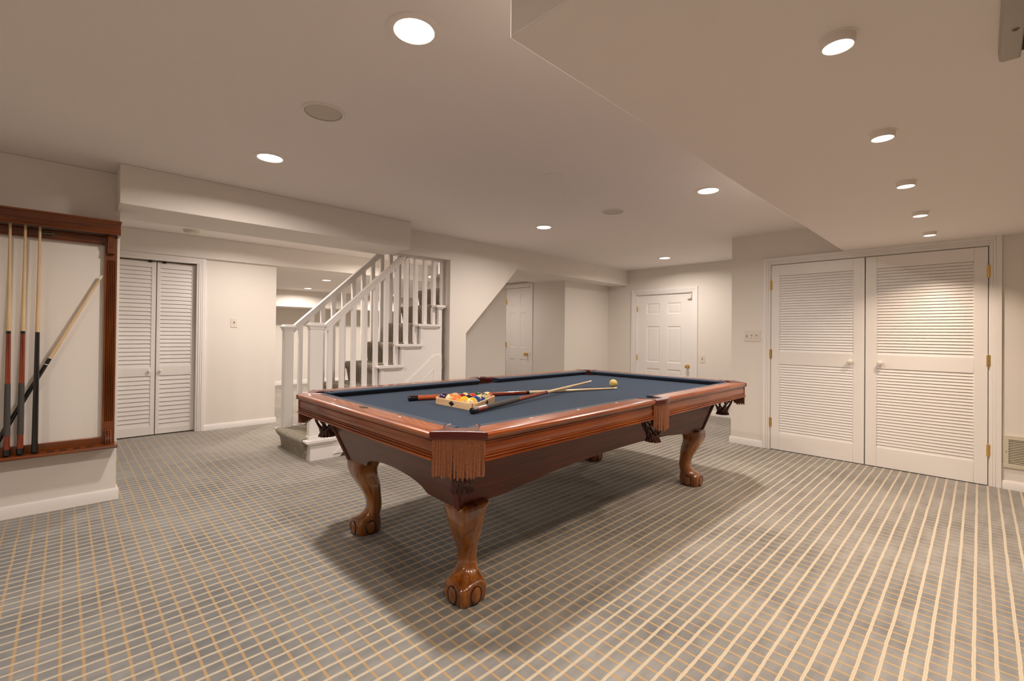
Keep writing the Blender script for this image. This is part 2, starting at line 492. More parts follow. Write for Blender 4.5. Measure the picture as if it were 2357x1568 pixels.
casing('trim_2', 'x', 6.9, -1, 3.09, 4.06, 1.86, .085)
casing('trim_3', 'x', 5.693, -1, 5.366, 5.985, 1.992, .055)
casing('trim_4', 'y', 6.42, -1, .36, 1.122, 1.965, .072)

# ---- louvered closet doors
def louver(mb, axis, pl, nd, a0, a1, z0, z1, n, dep=.020):
    """angled slats filling a rectangle; slats face the room, lower edge forward"""
    h = (z1-z0)/n
    for k in range(n):
        zb = z0+k*h
        prof = [(.001, zb+.0015), (.005, zb+.0002), (dep*.75, zb+h*1.02), (dep*.55, zb+h*1.08), ]
        prof = [(0, zb), (0, zb+.0025), (dep*.42, zb+h*.90), (dep*.42+.005, zb+h*.93), (.007, zb-h*.02)]
        P = []
        for a in (a0, a1):
            ring = []
            for d, z in prof:
                z = min(z, z1)
                c = pl - nd*d
                ring.append((c, a, z) if axis == 'x' else (a, c, z))
            P.append(ring)
        mb.loft(P)

def leaf(name, axis, pl, nd, a0, a1, z0, z1, pans, nsl, knob, stile, label, knob_mat=M_knobw, knob_r=.02, hinge_side=None, hz=()):
    """frame with two louver panels. pans: [(za,zb),...] nsl: slat counts"""
    c = (pl, (a0+a1)/2, z0) if axis == 'x' else ((a0+a1)/2, pl, z0)
    root = structroot(name, c, label)
    T = .035
    b = MB()
    def bx(u0, u1, za, zb, d0=0, d1=T):
        lo, hi = sorted((pl-nd*d0, pl-nd*d1))
        if axis == 'x': b.box(lo, hi, u0, u1, za, zb)
        else: b.box(u0, u1, lo, hi, za, zb)
    sa, sb = stile
    bx(a0, a0+sa, z0, z1); bx(a1-sb, a1, z0, z1)
    zz = [z0]+[q for p in pans for q in p]+[z1]
    for i in range(0, len(zz), 2): bx(a0+sa, a1-sb, zz[i], zz[i+1])
    for za, zb in pans:      # small bead round the louvers
        bx(a0+sa, a0+sa+.004, za, zb, .003, .02); bx(a1-sb-.004, a1-sb, za, zb, .003, .02)
    obj('door_frame', b, M_door, root, bevel=.002)
    for (za, zb), n in zip(pans, nsl):
        b = MB(); louver(b, axis, pl-nd*.002, nd, a0+sa, a1-sb, za, zb, n)
        bx(a0+sa, a1-sb, za, zb, .026, .03)
        obj('louver_panel', b, M_louv, root, smooth=25)
    if knob:
        kb = MB(); r = knob_r
        prof = [(0, .0), (r*.42, 0), (r*.40, r*.5), (r*.75, r*.7), (r, r*1.1), (r*.95, r*1.5), (r*.6, r*1.8), (0, r*1.88)]
        prof = [(max(p[0], .0004), p[1]) for p in prof]
        if axis == 'x': kb.lathe([(p, nd*q) for p, q in prof], (pl, knob[0], knob[1]), 'x', 24)
        else: kb.lathe([(p, nd*q) for p, q in prof], (knob[0], pl, knob[1]), 'y', 24)
        obj('knob', kb, knob_mat, root)
    for z in hz:
        hb = MB(); hs = hinge_side
        p = (pl+nd*.006, hs, 0) if axis == 'x' else (hs, pl+nd*.006, 0)
        hb.lathe([(.001, z-.052), (.004, z-.050), (.0065, z-.048), (.0065, z+.048), (.004, z+.050), (.001, z+.052)], p, 'z', 12)
        for zk in (-.017, .017): hb.lathe([(.0070, z+zk-.001), (.0070, z+zk+.001)], p, 'z', 12)
        lo, hi = sorted((pl+nd*.001, pl+nd*.004))
        if axis == 'x': hb.box(lo, hi, hs-.012, hs+.012, z-.045, z+.045)
        obj('hinge', hb, M_brass, root)
    return root

PL = XW-.006
leaf('door_1', 'x', PL, -1, .753, 1.541, .006, 1.935, [(.182, .898), (1.028, 1.820)], [27, 30], (.862, .957), (.085, .078),
     'left louvered closet door leaf', hinge_side=1.544, hz=(.285, 1.004, 1.727), knob_r=.023)
leaf('door_2', 'x', PL, -1, -.046, .746, .006, 1.935, [(.182, .902), (1.030, 1.822)], [27, 30], (.636, .956), (.080, .083),
     'right louvered closet door leaf', hinge_side=-.050, hz=(.287, 1.008, 1.734), knob_r=.023)
b = MB(); b.box(XW+.03, XW+.05, -.05, 1.545, 0, 1.94); struct('closet_gap_shade', b, M_gap)  # dark sheet behind the leaves, painted as the closet's inner shade

bf1 = leaf('door_3', 'y', 6.50, -1, .378, .738, .012, 1.955, [(.110, .670), (.764, 1.890)], [12, 25], (.684, .728), (.040, .040), 'left leaf of the bifold louvered door', knob_r=.017)
bf2 = leaf('door_4', 'y', 6.50, -1, .746, 1.108, .012, 1.955, [(.080, .670), (.775, 1.888)], [12, 25], (.782, .728), (.030, .036), 'right leaf of the bifold louvered door', knob_r=.017)
for rr, xx in ((bf1, .665), (bf2, .79)):
    b = MB(); b.box(xx, xx+.035, 6.485, 6.50, 1.945, 1.960); b.box(xx+.012, xx+.024, 6.485, 6.497, 1.955, 1.968)
    obj('pivot_clip', b, M_black, rr, bevel=.001)
b = MB()   # bifold jambs
b.box(.362, .376, 6.42, 6.55, 0, 1.968); b.box(1.110, 1.122, 6.42, 6.55, 0, 1.968)
struct('trim_5', b, M_trim)

# ---- six-panel doors
def sixpanel(name, pl, nd, a0, a1, z0, z1, rows, cols, label):
    root = structroot(name, (pl, (a0+a1)/2, z0), label)
    b = MB()
    us = sorted([a0, a1]+[q for c in cols for q in c]); zs = sorted([z0, z1]+[q for r in rows for q in r])
    T = .035
    def P(u, z, d): return (pl-nd*d, u, z)
    for i in range(len(us)-1):
        for j in range(len(zs)-1):
            u0, u1, w0, w1 = us[i], us[i+1], zs[j], zs[j+1]
            if u1-u0 < 1e-6 or w1-w0 < 1e-6: continue
            ispan = any(abs(u0-c[0]) < 1e-6 for c in cols) and any(abs(w0-r[0]) < 1e-6 for r in rows)
            if not ispan:
                b.add([P(u0, w0, 0), P(u1, w0, 0), P(u1, w1, 0), P(u0, w1, 0)], [(0,1,2,3)])
            else:
                rings = []
                for ins, d in ((0, 0), (.006, .004), (.012, .009), (.020, .009), (.040, .003)):
                    rings.append([P(u0+ins, w0+ins, d), P(u1-ins, w0+ins, d), P(u1-ins, w1-ins, d), P(u0+ins, w1-ins, d)])
                n0 = len(b.v); b.loft(rings, cap=False); b.add(rings[-1], [(0,1,2,3)])
    b.add([P(a0, z0, 0), P(a1, z0, 0), P(a1, z1, 0), P(a0, z1, 0), P(a0, z0, T), P(a1, z0, T), P(a1, z1, T), P(a0, z1, T)],
          [(4,5,6,7), (0,1,5,4), (1,2,6,5), (2,3,7,6), (3,0,4,7)])
    obj('door_leaf', b, M_door, root, smooth=20)
    return root
def brass_knob(root, pl, nd, y, z, r=.026):
    b = MB(); prof = [(.0004, 0), (r*1.15, 0), (r*1.15, .006), (r*.5, .010), (r*.4, .028), (r*.8, .034), (r, .046), (r*.98, .056), (r*.7, .066), (.0004, .070)]
    b.lathe([(p, nd*q) for p, q in prof], (pl, y, z), 'x', 28); obj('knob', b, M_brass, root)
def brass_hinge(root, pl, nd, y, z, h=.047):
    b = MB(); p = (pl+nd*.006, y, 0)
    b.lathe([(.001, z-h-.004), (.0065, z-h), (.0065, z+h), (.001, z+h+.004)], p, 'z', 12); lo, hi = sorted((pl+nd*.001, pl+nd*.0045)); b.box(lo, hi, y-.018, y+.006, z-h+.003, z+h-.003)
    obj('hinge', b, M_brass, root)
d5 = sixpanel('door_5', 6.925, -1, 3.095, 4.045, .01, 1.852, [(.10, .64), (.745, 1.332), (1.530, 1.708)], [(3.285, 3.515), (3.645, 3.878)], 'six-panel door with a brass knob in the far wall')
brass_knob(d5, 6.925, -1, 3.168, .704, .027)
brass_hinge(d5, 6.91, -1, 4.05, 1.62); brass_hinge(d5, 6.91, -1, 4.05, .81)
b = MB(); b.box(6.885, 6.905, 3.10, 3.13, 1.76, 1.84); b.box(6.885, 6.905, 3.10, 3.175, 1.755, 1.768); obj('closer_bracket', b, M_plate, d5, bevel=.002)
b = MB(); b.box(6.895, 6.93, 3.086, 3.094, 0, 1.86); b.box(6.895, 6.93, 4.046, 4.056, 0, 1.86); b.box(6.895, 6.93, 3.086, 4.056, 1.853, 1.862); struct('trim_6', b, M_trim)
d6 = sixpanel('door_6', 5.700, -1, 5.374, 5.978, .01, 1.985, [(.10, .745), (.948, 1.556), (1.660, 1.876)], [(5.480, 5.628), (5.738, 5.888)], 'narrow six-panel door beyond the slanted opening')
brass_knob(d6, 5.700, -1, 5.452, .835, .027)
for z in (.99, 1.755): brass_hinge(d6, 5.694, -1, 5.972, z)
b = MB(); b.box(5.690, 5.70, 5.366, 5.371, .80, .87); obj('strike_plate', b, M_blackm, d6)
# clear the walls where the far doors sit: thin dark sheet painted as the shade behind the leaf
b = MB(); b.box(6.958, 6.962, 3.09, 4.05, 0, 1.86); struct('door_gap_shade', b, M_gap)

# ================================================================== WALL FITTINGS
t = thing('switch_plate', 'triple switch plate with dimmers on the wall left of the closet doors', 'light switch', (XW-.004, 1.73, 1.19))
b = MB(); b.box(XW-.007, XW, 1.648, 1.812, 1.131, 1.247); obj('plate', b, M_plate, t, bevel=.002)
b = MB(); b.box(XW-.013, XW-.006, 1.778, 1.786, 1.175, 1.20); b.lathe([(.0015, -.0088), (.0015, -.006)], (XW, 1.782, 1.215), 'x', 8); b.lathe([(.0015, -.0088), (.0015, -.006)], (XW, 1.782, 1.155), 'x', 8); obj('toggle', b, M_slot, t)
for yy in (1.733, 1.685):
    b = MB(); b.box(XW-.010, XW-.006, yy-.016, yy+.016, 1.155, 1.222); o = obj('dimmer', b, M_knobw, t, bevel=.002)
    b = MB(); b.box(XW-.012, XW-.009, yy-.011, yy+.013, 1.198, 1.203); b.box(XW-.012, XW-.009, yy-.002, yy+.002, 1.183, 1.20); b.box(XW-.012, XW-.009, yy+.003, yy+.008, 1.163, 1.171); obj('slider', b, M_slot, o)
def switch(name, label, x, y, z, axis):
    t = thing(name, label, 'light switch', (x, y, z))
    b = MB(); c = MB()
    if axis == 'x': b.box(x-.006, x, y-.035, y+.035, z-.057, z+.057); c.box(x-.014, x-.005, y-.005, y+.005, z-.006, z+.016)
    else: b.box(x-.035, x+.035, y-.006, y, z-.057, z+.057); c.box(x-.005, x+.005, y-.014, y-.005, z-.006, z+.016)
    obj('plate', b, M_plate, t, bevel=.002); obj('toggle', c, M_slot, t, bevel=.001)
switch('switch_plate', 'single light switch on the wall right of the white bifold door', 1.495, 6.42, 1.287, 'y')
switch('switch_plate', 'single light switch to the right of the far six-panel door', 6.9, 2.93, .835, 'x')

t = thing('air_vent', 'cream wall vent grille low on the wall right of the closet doors', 'vent', (XW, -.33, .30))
b = MB()
b.box(XW-.012, XW, -.53, -.132, .171, .205); b.box(XW-.012, XW, -.53, -.132, .393, .427); b.box(XW-.012, XW, -.162, -.132, .205, .393); b.box(XW-.012, XW, -.53, -.50, .205, .393)
obj('frame', b, M_vent, t, bevel=.002)
b = MB()
for k in range(14):
    z = .210+k*.0132; b.loft([[(XW-.009, y, z), (XW-.010, y, z+.003), (XW-.001, y, z+.009), (XW-.001, y, z+.006)] for y in (-.50, -.162)])
obj('slats', b, M_vent, t)
b = MB(); b.box(XW-.0018, XW-.0006, -.50, -.162, .205, .393); obj('backing', b, M_vdark, t)
b = MB(); b.lathe([(.004, -.0145), (.004, -.011)], (XW, -.147, .298), 'x', 10); obj('screw', b, M_slot, t)

# ceiling fittings
def downlight(label, x, y, z, r_out, r_in, power, colr, spread, group, lens=M_lens):
    t = thing('recessed_light', label, 'ceiling light', (x, y, z), group=group)
    b = MB(); b.lathe([(r_in, -.0015), (r_in+.003, -.005), (r_in+.010, -.006), (r_out-.004, -.004), (r_out, -.0015), (r_out, 0.0), (r_in, 0.0)], (x, y, z), 'z', 48, cap=False)
    obj('trim_ring', b, M_ring, t)
    b = MB(); b.lathe([(.001, -.0036), (r_in*.6, -.0036), (r_in, -.0022)], (x, y, z), 'z', 48, cap=False); obj('lens', b, lens, t)
    ld = bpy.data.lights.new('lamp', 'AREA'); ld.shape = 'DISK'; ld.size = 2*r_in*.92; ld.energy = power; ld.color = colr; ld.spread = spread
    lo = bpy.data.objects.new('lamp', ld); COL.objects.link(lo); lo.parent = t; lo.location = (0, 0, -.008)
    return t
for lab, x, y in (('largest bright recessed light, at the top centre of the ceiling', .895, 1.438),
                  ('recessed light nearest the boxed beam, left on the main ceiling', .918, 3.140),
                  ('recessed light closest to the edge of the dropped soffit', 3.467, 1.438),
                  ('recessed light in the middle of the ceiling beyond the pool table', 3.509, 3.133),
                  ('farthest recessed light, in front of the far six-panel door', 6.088, 3.134)):
    downlight(lab, x, y, ZC, .100, .070, P_MAIN*(.78 if x > 6 else 1), C_MAIN, SPREAD_MAIN, 'recessed lights in the main ceiling')
downlight('recessed light behind the camera, left of the dropped soffit', -1.68, 1.438, ZC, .100, .070, P_MAIN, C_MAIN, SPREAD_MAIN, 'recessed lights in the main ceiling')
for lab, x, y in (('recessed light of the far room, left one of the pair above the stair rail', 3.46, 9.35), ('recessed light of the far room, right one of the pair above the stair rail', 3.12, 7.62), ('small recessed light seen between the stair balusters', 5.42, 9.35)):
    downlight(lab, x, y, 2.045, .085, .065, P_DEEP, C_HALL, SPREAD_MAIN, 'recessed lights in the far room')
downlight('added unseen light that brightens the recess beyond the slanted opening', 4.85, 5.75, 2.085, .085, .065, 4.5, C_HALL, SPREAD_MAIN, None)  # hidden lamp added to lift the dark recess
# the hall's own lights, above the beam's upper edge
for lab, x, y, p in (('recessed light of the hall, hidden behind the boxed beam near the bifold door', 1.50, 5.45, P_HALL), ('recessed light of the hall, above the stairs behind the boxed beam', 3.20, 5.62, P_HALL)):
    downlight(lab, x, y, ZC, .100, .070, p, C_HALL, SPREAD_MAIN, 'recessed lights in the hall')

for i, (x, lab) in enumerate(((.600, 'surface spotlight on the main ceiling just before the end of the dropped soffit'), (1.513, 'nearest and largest surface spotlight on the dropped soffit'), (2.340, 'second surface spotlight of the soffit row, counted from the nearest'), (3.170, 'middle surface spotlight of the soffit row'), (4.003, 'fourth surface spotlight of the soffit row, second from the closet doors'), (4.815, 'farthest surface spotlight, just in front of the closet doors'))):
    y = .275; z = 2.012 if x > .8 else ZC
    t = thing('spotlight', lab, 'spotlight', (x, y, z), group='spotlights in a row on the soffit')
    b = MB(); b.lathe([(.048, 0), (.048, -.002), (.041, -.003), (.041, -.020), (.039, -.024), (.036, -.025), (.035, -.023)], (x, y, z), 'z', 40, cap=False); obj('housing', b, M_ring, t)
    b = MB(); b.lathe([(.001, -.0255), (.030, -.0248), (.0355, -.0235)], (x, y, z), 'z', 40, cap=False); obj('lens', b, M_lensw, t)
    ld = bpy.data.lights.new('lamp', 'AREA'); ld.shape = 'DISK'; ld.size = .066; ld.energy = P_SPOT; ld.color = C_SPOT; ld.spread = SPREAD_SPOT
    lo = bpy.data.objects.new('lamp', ld); COL.objects.link(lo); lo.parent = t; lo.location = (0, 0, -.029)

for x, y, lab in ((.912, 2.293, 'round in-ceiling speaker left, the nearer one'), (3.474, 2.283, 'round in-ceiling speaker beyond the table, the farther one')):
    t = thing('ceiling_speaker', lab, 'speaker', (x, y, ZC))
    b = MB(); b.lathe([(.086, -.001), (.088, -.006), (.096, -.007), (.103, -.003), (.104, 0)], (x, y, ZC), 'z', 56, cap=False); obj('speaker_ring', b, M_spk, t)
    b = MB(); b.lathe([(.001, -.004), (.085, -.0035)], (x, y, ZC), 'z', 56, cap=False); obj('grille', b, M_grille, t)
    b = MB(); b.lathe([(.0852, -.0046), (.0868, -.0046), (.0868, -.002)], (x, y, ZC), 'z', 56, cap=False); obj('gasket', b, M_slot, t)
b = MB(); b.lathe([(.001, -.005), (.066, -.005), (.070, -.003), (.070, 0)], (2.42, 2.09, ZC), 'z', 48, cap=False)
tag(obj('cover_plate', b, M_ceil), 'flat round blank cover plate painted like the ceiling', 'cover plate')
t = thing('smoke_detector', 'round cream smoke detector on the hall ceiling beyond the beam', 'smoke detector', (.99, 6.06, ZC))
b = MB(); b.lathe([(.078, 0), (.078, -.010), (.072, -.014), (.068, -.030), (.050, -.036), (.001, -.036)], (.99, 6.06, ZC), 'z', 40, cap=False); obj('housing', b, M_smoke, t)
b = MB(); b.lathe([(.012, -.0362), (.012, -.039), (.001, -.039)], (.965, 6.03, ZC), 'z', 16, cap=False); obj('test_button', b, M_plate, t)

t = thing('screen_housing', 'long grey metal housing fixed under the soffit at the upper right corner', 'housing', (1.5, -.15, 2.012))
b = MB()
b.prism([(-.034, 2.012), (-.036, 1.985), (-.040, 1.979), (-.046, 1.977), (-.078, 1.977), (-.080, 2.012)], 'x', .92, 1.905)
b.prism([(-.150, 2.012), (-.150, 1.977), (-.24, 1.977), (-.25, 2.012)], 'x', .92, 1.905)
obj('housing', b, M_box, t, bevel=.003)
b = MB(); b.box(.92, 1.90, -.15, -.08, 1.995, 2.011); obj('slot', b, M_boxd, t)
b = MB(); b.lathe([(.007, 1.9772), (.007, 1.9755), (.004, 1.975), (.0042, 1.9765), (.001, 1.9765)], (1.72, -.062, 0), 'z', 20, cap=False); obj('screw', b, M_slot, t)
b = MB(); b.prism([(1.40, -.036), (1.545, -.042), (1.52, -.078), (1.40, -.078)], 'z', 1.974, 1.977); obj('bracket', b, M_ring, t)

# ================================================================== STAIRCASE
st = thing('staircase', 'white staircase with plaid carpet runner, square balusters and two railings', 'staircase', (1.62, 4.68, 0))
X0, RUN, Z1, RISE = 1.623, .234, .19, .2185
Y0, Y1 = 4.28, 5.09
NST = 11
tz = lambda k: Z1+RISE*k        # top of tread k (k=0 first)
rx = lambda k: X0+RUN*k         # riser of step k
for k in range(NST):
    z = tz(k); x = rx(k)
    b = MB()
    xe = rx(k+1)+.02
    ye = 4.25 if xe < 3.15 else Y0+.005
    prof = [(x-.047, z-.006), (x-.045, z-.002), (x-.040, z), (xe, z), (xe, z-.028), (x-.038, z-.028), (x-.045, z-.024), (x-.048, z-.014)]
    if ye == 4.25:
        b.prism(prof, 'y', 4.25, 5.12)
    else:
        b.prism(prof, 'y', 4.405, 5.03 if x > 3.5 else 5.12)
        if x < 3.1:
            p6 = [(min(p[0], 3.10), p[1]) for p in prof]; b.prism(p6, 'y', 4.25, 4.41)
            b.prism([(x-.028, z-.028), (3.08, z-.028), (3.08, z-.045), (x-.012, z-.045)], 'y', 4.262, Y0)
    if ye == 4.25:
        b.prism([(x-.028, z-.028), (xe-.03, z-.028), (xe-.045, z-.045), (x-.012, z-.045)], 'y', 4.262, Y0)   # cove under the overhang
    obj('tread', b, M_trim, st, bevel=.003)
    b = MB(); b.box(x, x+.018, Y0+.0182 if x < 3.05 else 4.405, Y1-.0182 if x < 3.5 else 5.03, z-RISE if k else 0, z-.02)
    obj('riser', b, M_trim, st)
# near stringer (skirt) up to the wall jamb, far stringer
def skirt(y0, y1, xend):
    pts = [(X0, 0)]
    k = 0
    while rx(k) < xend:
        pts.append((rx(k), tz(k)-.026)); nx = min(rx(k+1), xend); pts.append((nx, tz(k)-.026)); k += 1
    pts.append((xend, 0)); b = MB(); b.prism(pts, 'y', y0, y1); return b
obj('stringer', skirt(Y0, Y0+.018, 3.072), M_trim, st)
obj('stringer', skirt(Y1-.018, Y1, 3.58), M_trim, st)
# little fluted returns under each near nosing
for k in range(1, 7):
    b = MB(); b.box(rx(k)-.004, rx(k)+.030, Y0-.006, Y0, tz(k-1), tz(k)-.045)
    obj('riser_bracket', b, M_trim, st, bevel=.002)
# access door under the stairs
b = MB(); poly = [(3.068, .03), (3.068, .94), (2.967, .94), (1.835, .035)]
b.prism(poly, 'y', Y0-.012, Y0)
ad = obj('access_door', b, M_door, st, bevel=.002)
b = MB(); b.prism([(2.955, .06), (2.955, .772), (2.958, .780), (2.962, .780), (2.962, .06)], 'y', Y0-.016, Y0-.012)
b.prism([(2.15, .13), (2.955, .780), (2.955, .772), (2.155, .126)], 'y', Y0-.016, Y0-.012); obj('panel_bead', b, M_trim, ad)
b = MB(); b.prism([(1.90, .0), (1.94, .035), (3.068, .035), (3.068, .0)], 'y', Y0-.003, Y0-.001); obj('toe_gap_shade', b, M_gap, st)  # flat dark strip painted as the shade of the gap at the floor
b = MB(); b.box(3.069, 3.078, Y0-.016, Y0-.010, .78, .85); obj('hinge', b, M_slot, ad)
# stair carcass below the treads behind the wall (sloped soffit)
b = MB(); b.prism([(3.40, 1.30), (4.36, 2.26), (4.36, 2.36), (3.40, 1.42)], 'y', 4.405, 5.025); obj('soffit_board', b, M_wall, st)
# runner
prof = []
for k in range(NST):
    x, z = rx(k), tz(k); zb = tz(k-1) if k else 0
    prof += [(x-.012, zb+.008), (x-.014, zb+.05), (x-.022, z-.075), (x-.045, z-.045), (x-.058, z-.020), (x-.055, z-.002), (x-.044, z+.009), (x-.030, z+.012), (x+RUN-.03, z+.012)]
up_ = prof; dn = []
for k in range(NST-1, -1, -1):
    x, z = rx(k), tz(k); zb = tz(k-1) if k else 0
    dn += [(x+RUN-.001, z+.0005), (x-.02, z+.0008), (x-.038, z-.001), (x-.0, z-.03), (x-.0004, zb+.001)]
b = MB()
allp = []
for k in range(NST):
    x, z = rx(k), tz(k); zb = tz(k-1)+.0 if k else 0.0
    outer = [(x-.012, zb+(.012 if k else .001)), (x-.016, zb+.06), (x-.026, z-.080), (x-.046, z-.050), (x-.060, z-.022), (x-.058, z-.004), (x-.048, z+.009), (x-.034, z+.012), (x+RUN-.010, z+.012)]
    inner = [(x-.001, zb+(.012 if k else .001)), (x-.001, zb+.06), (x-.002, z-.080), (x-.002, z-.050), (x-.049, z-.030), (x-.049, z-.008), (x-.044, z+.001), (x-.034, z+.001), (x+RUN-.010, z+.001)]
    ya = 4.345 if x < 3.1 else 4.42; yb = 5.045 if x < 3.5 else 5.02
    # the runner narrows a little on the riser, like a bound carpet pulled over the nosing
    R = []
    for fy, pull in ((0, 1), (1, 1)):
        ring = []
        for i, p in enumerate(outer+inner[::-1]):
            j = i if i < len(outer) else len(outer)*2-1-i
            dp = .035*max(0, 1-j/3.0)
            y = ya+dp if fy == 0 else yb-dp
            ring.append((p[0], y, p[1]))
        R.append(ring)
    NS = 10; rings = []
    for q in range(NS+1):
        f = q/NS
        rings.append([(a[0]-.012*sin(pi*f)*(1 if k == 0 and i < 6 else 0), a[1]+(c[1]-a[1])*f, a[2]) for i, (a, c) in enumerate(zip(R[0], R[1]))])
    b.loft(rings)
obj('carpet_runner', b, M_runner, st, smooth=60, label='plaid carpet runner over the treads')
# newels
def newel(x0, x1, y0, y1, zb, zt):
    b = MB(); ch = .006
    pts = [(x0+ch, y0), (x1-ch, y0), (x1, y0+ch), (x1, y1-ch), (x1-ch, y1), (x0+ch, y1), (x0, y1-ch), (x0, y0+ch)]
    b.prism(pts, 'z', zb, zt-.045)
    o = obj('newel_post', b, M_trim, st)
    c = MB(); rings = []
    for p, z in ((.000, zt-.062), (.006, zt-.058), (.006, zt-.050), (.002, zt-.047), (.010, zt-.040), (.016, zt-.030), (.016, zt-.018), (.008, zt-.014), (.004, zt-.010), (.003, zt-.004), (-.003, zt)):
        rings.append([(x0-p, y0-p, z), (x1+p, y0-p, z), (x1+p, y1+p, z), (x0-p, y1+p, z)])
    c.loft(rings); obj('newel_cap', c, M_trim, o, bevel=.0015)
newel(1.622, 1.744, 4.31, 4.372, Z1-.012, 1.272)
newel(1.618, 1.706, 4.975, 5.065, Z1+.0, 1.258)
b = MB(); b.box(1.615, 1.752, 4.302, 4.380, Z1, Z1+.03); obj('newel_base', b, M_trim, st, bevel=.002)
SL = .925
zr_near = lambda x: 1.250+SL*(x-1.75)
zr_far = lambda x: 1.876+SL*(x-2.386)
def handrail(x0, x1, yc, zf):
    b = MB()
    prof = [(-.030, -.006), (-.024, -.001), (-.012, .0), (.012, .0), (.024, -.001), (.030, -.006), (.030, -.016), (.024, -.022), (.022, -.030), (.026, -.036), (.022, -.046), (.020, -.082), (-.020, -.082), (-.022, -.046), (-.026, -.036), (-.022, -.030), (-.024, -.022), (-.030, -.016)]
    b.loft([[(x, yc+p[0], zf(x)+p[1]) for p in prof] for x in (x0, x1)])
    return obj('handrail', b, M_trim, st, smooth=30)
handrail(1.744, 2.60, 4.34, zr_near)
handrail(1.706, 3.35, 5.02, zr_far)
for k in range(12):
    x = 1.815+.1178*k
    stp = int((x-X0+.02)//RUN); zb = tz(stp)
    if x+.021 > 3.134: break
    b = MB(); zt = min(zr_near(x-.021)-.080, 2.017)
    zt2 = min(zr_near(x+.021)-.080, 2.017)
    h = .0205
    if zt < 2.01: b.prism([(x-h, zb), (x-h, zt), (x+h, zt2), (x+h, zb)], 'y', 4.34-h, 4.34+h)
    else: b.box(x-h, x+h, 4.34-h, 4.34+h, zb, 2.0195)
    obj('baluster', b, M_trim, st, bevel=.0015)
for k in range(16):
    x = 1.785+.1165*k
    stp = int((x-X0+.02)//RUN); zb = tz(stp)
    b = MB(); h = .0205
    b.prism([(x-h, zb), (x-h, zr_far(x-h)-.080), (x+h, zr_far(x+h)-.080), (x+h, zb)], 'y', 5.02-h, 5.02+h)
    if x+h > 3.3: break
    obj('baluster', b, M_trim, st, bevel=.0015)
# wall end trim post at the head of the near railing, newel beside the jamb
b = MB(); b.box(2.50, 3.13, 4.30, 4.385, 2.004, 2.0195); obj('head_trim', b, M_trim, st, bevel=.002)

# ================================================================== POOL TABLE
TC = Vector((2.452, 2.09, 0))
HX, HY, ZR, ZB = 1.486, .826, .825, .785
pt = thing('pool_table', 'large cherry pool table with blue cloth, leather pockets and claw feet', 'pool table', TC)
W_, NOSE = .108, .166
prof_o = [(-W_, ZR-.001), (-.022, ZR), (-.010, ZR-.002), (-.002, ZR-.008), (0, ZR-.015), (-.003, ZR-.022), (-.011, ZR-.026),
          (-.012, ZR-.030), (-.017, ZR-.031), (-.017, ZR-.035), (-.013, ZR-.037), (-.013, ZR-.040), (-.019, ZR-.042),
          (-.016, ZR-.056), (-.0155, ZR-.066), (-.018, ZR-.078), (-.020, ZR-.080), (-.014, ZR-.083), (-.014, ZR-.086), (-.018, ZR-.088),
          (-.010, ZR-.091), (-.008, ZR-.095), (-.012, ZR-.098), (-.004, ZR-.101), (-.003, ZR-.106), (-.012, ZR-.108), (-.03, ZR-.109), (-W_, ZR-.109)]
def rail(side, a0, a1, m0, m1):
    """side: 'y-','y+','x-','x+'; a0..a1 along the rail; m0/m1: how far the inner edge is shortened at each end"""
    b = MB(); N = 2; rings = []
    for a, mm, sg in ((a0, m0, 1), (a1, m1, -1)):
        ring = []
        for o, z in prof_o:
            f = min(1, -o/W_); aa = a+sg*mm*f*f
            if side[0] == 'y': ring.append((TC.x+aa, TC.y+(-(HY+o) if side[1] == '-' else HY+o), z))
            else: ring.append((TC.x+(-(HX+o) if side[1] == '-' else HX+o), TC.y+aa, z))
        rings.append(ring)
    b.loft(rings)
    r = obj('rail', b, M_railx if side[0] == 'y' else M_raily, pt, smooth=28)
    # cushion
    c = MB(); cp = [(W_-.004, ZR-.0012), (W_+.006, ZR-.0012), (W_+.022, ZR-.0020), (NOSE-.012, ZR-.0050), (NOSE-.003, ZR-.0078), (NOSE, ZR-.0115), (NOSE-.002, ZR-.0165), (NOSE-.020, ZR-.030), (NOSE-.036, ZB+.001), (W_-.004, ZB+.001)]
    rings = []
    for a, mm, sg in ((a0, m0, 1), (a1, m1, -1)):
        ring = []
        for o, z in cp:
            f = (o-W_)/(NOSE-W_); aa = a+sg*(mm+.045*max(0, f)**1.0*(1 if mm > .02 else .6))
            if side[0] == 'y': ring.append((TC.x+aa, TC.y+(-(HY-o) if side[1] == '-' else HY-o), z))
            else: ring.append((TC.x+(-(HX-o) if side[1] == '-' else HX-o), TC.y+aa, z))
        rings.append(ring)
    c.loft(rings); obj('cushion', c, M_cushion, pt, smooth=50, bevel=.002)
    return r
CG = .150; SG = .076
for sd in ('y-', 'y+'):
    rail(sd, -(HX-CG), -SG, .012, .0); rail(sd, SG, HX-CG, .0, .012)
for sd in ('x-', 'x+'):
    rail(sd, -(HY-CG), HY-CG, .012, .012)
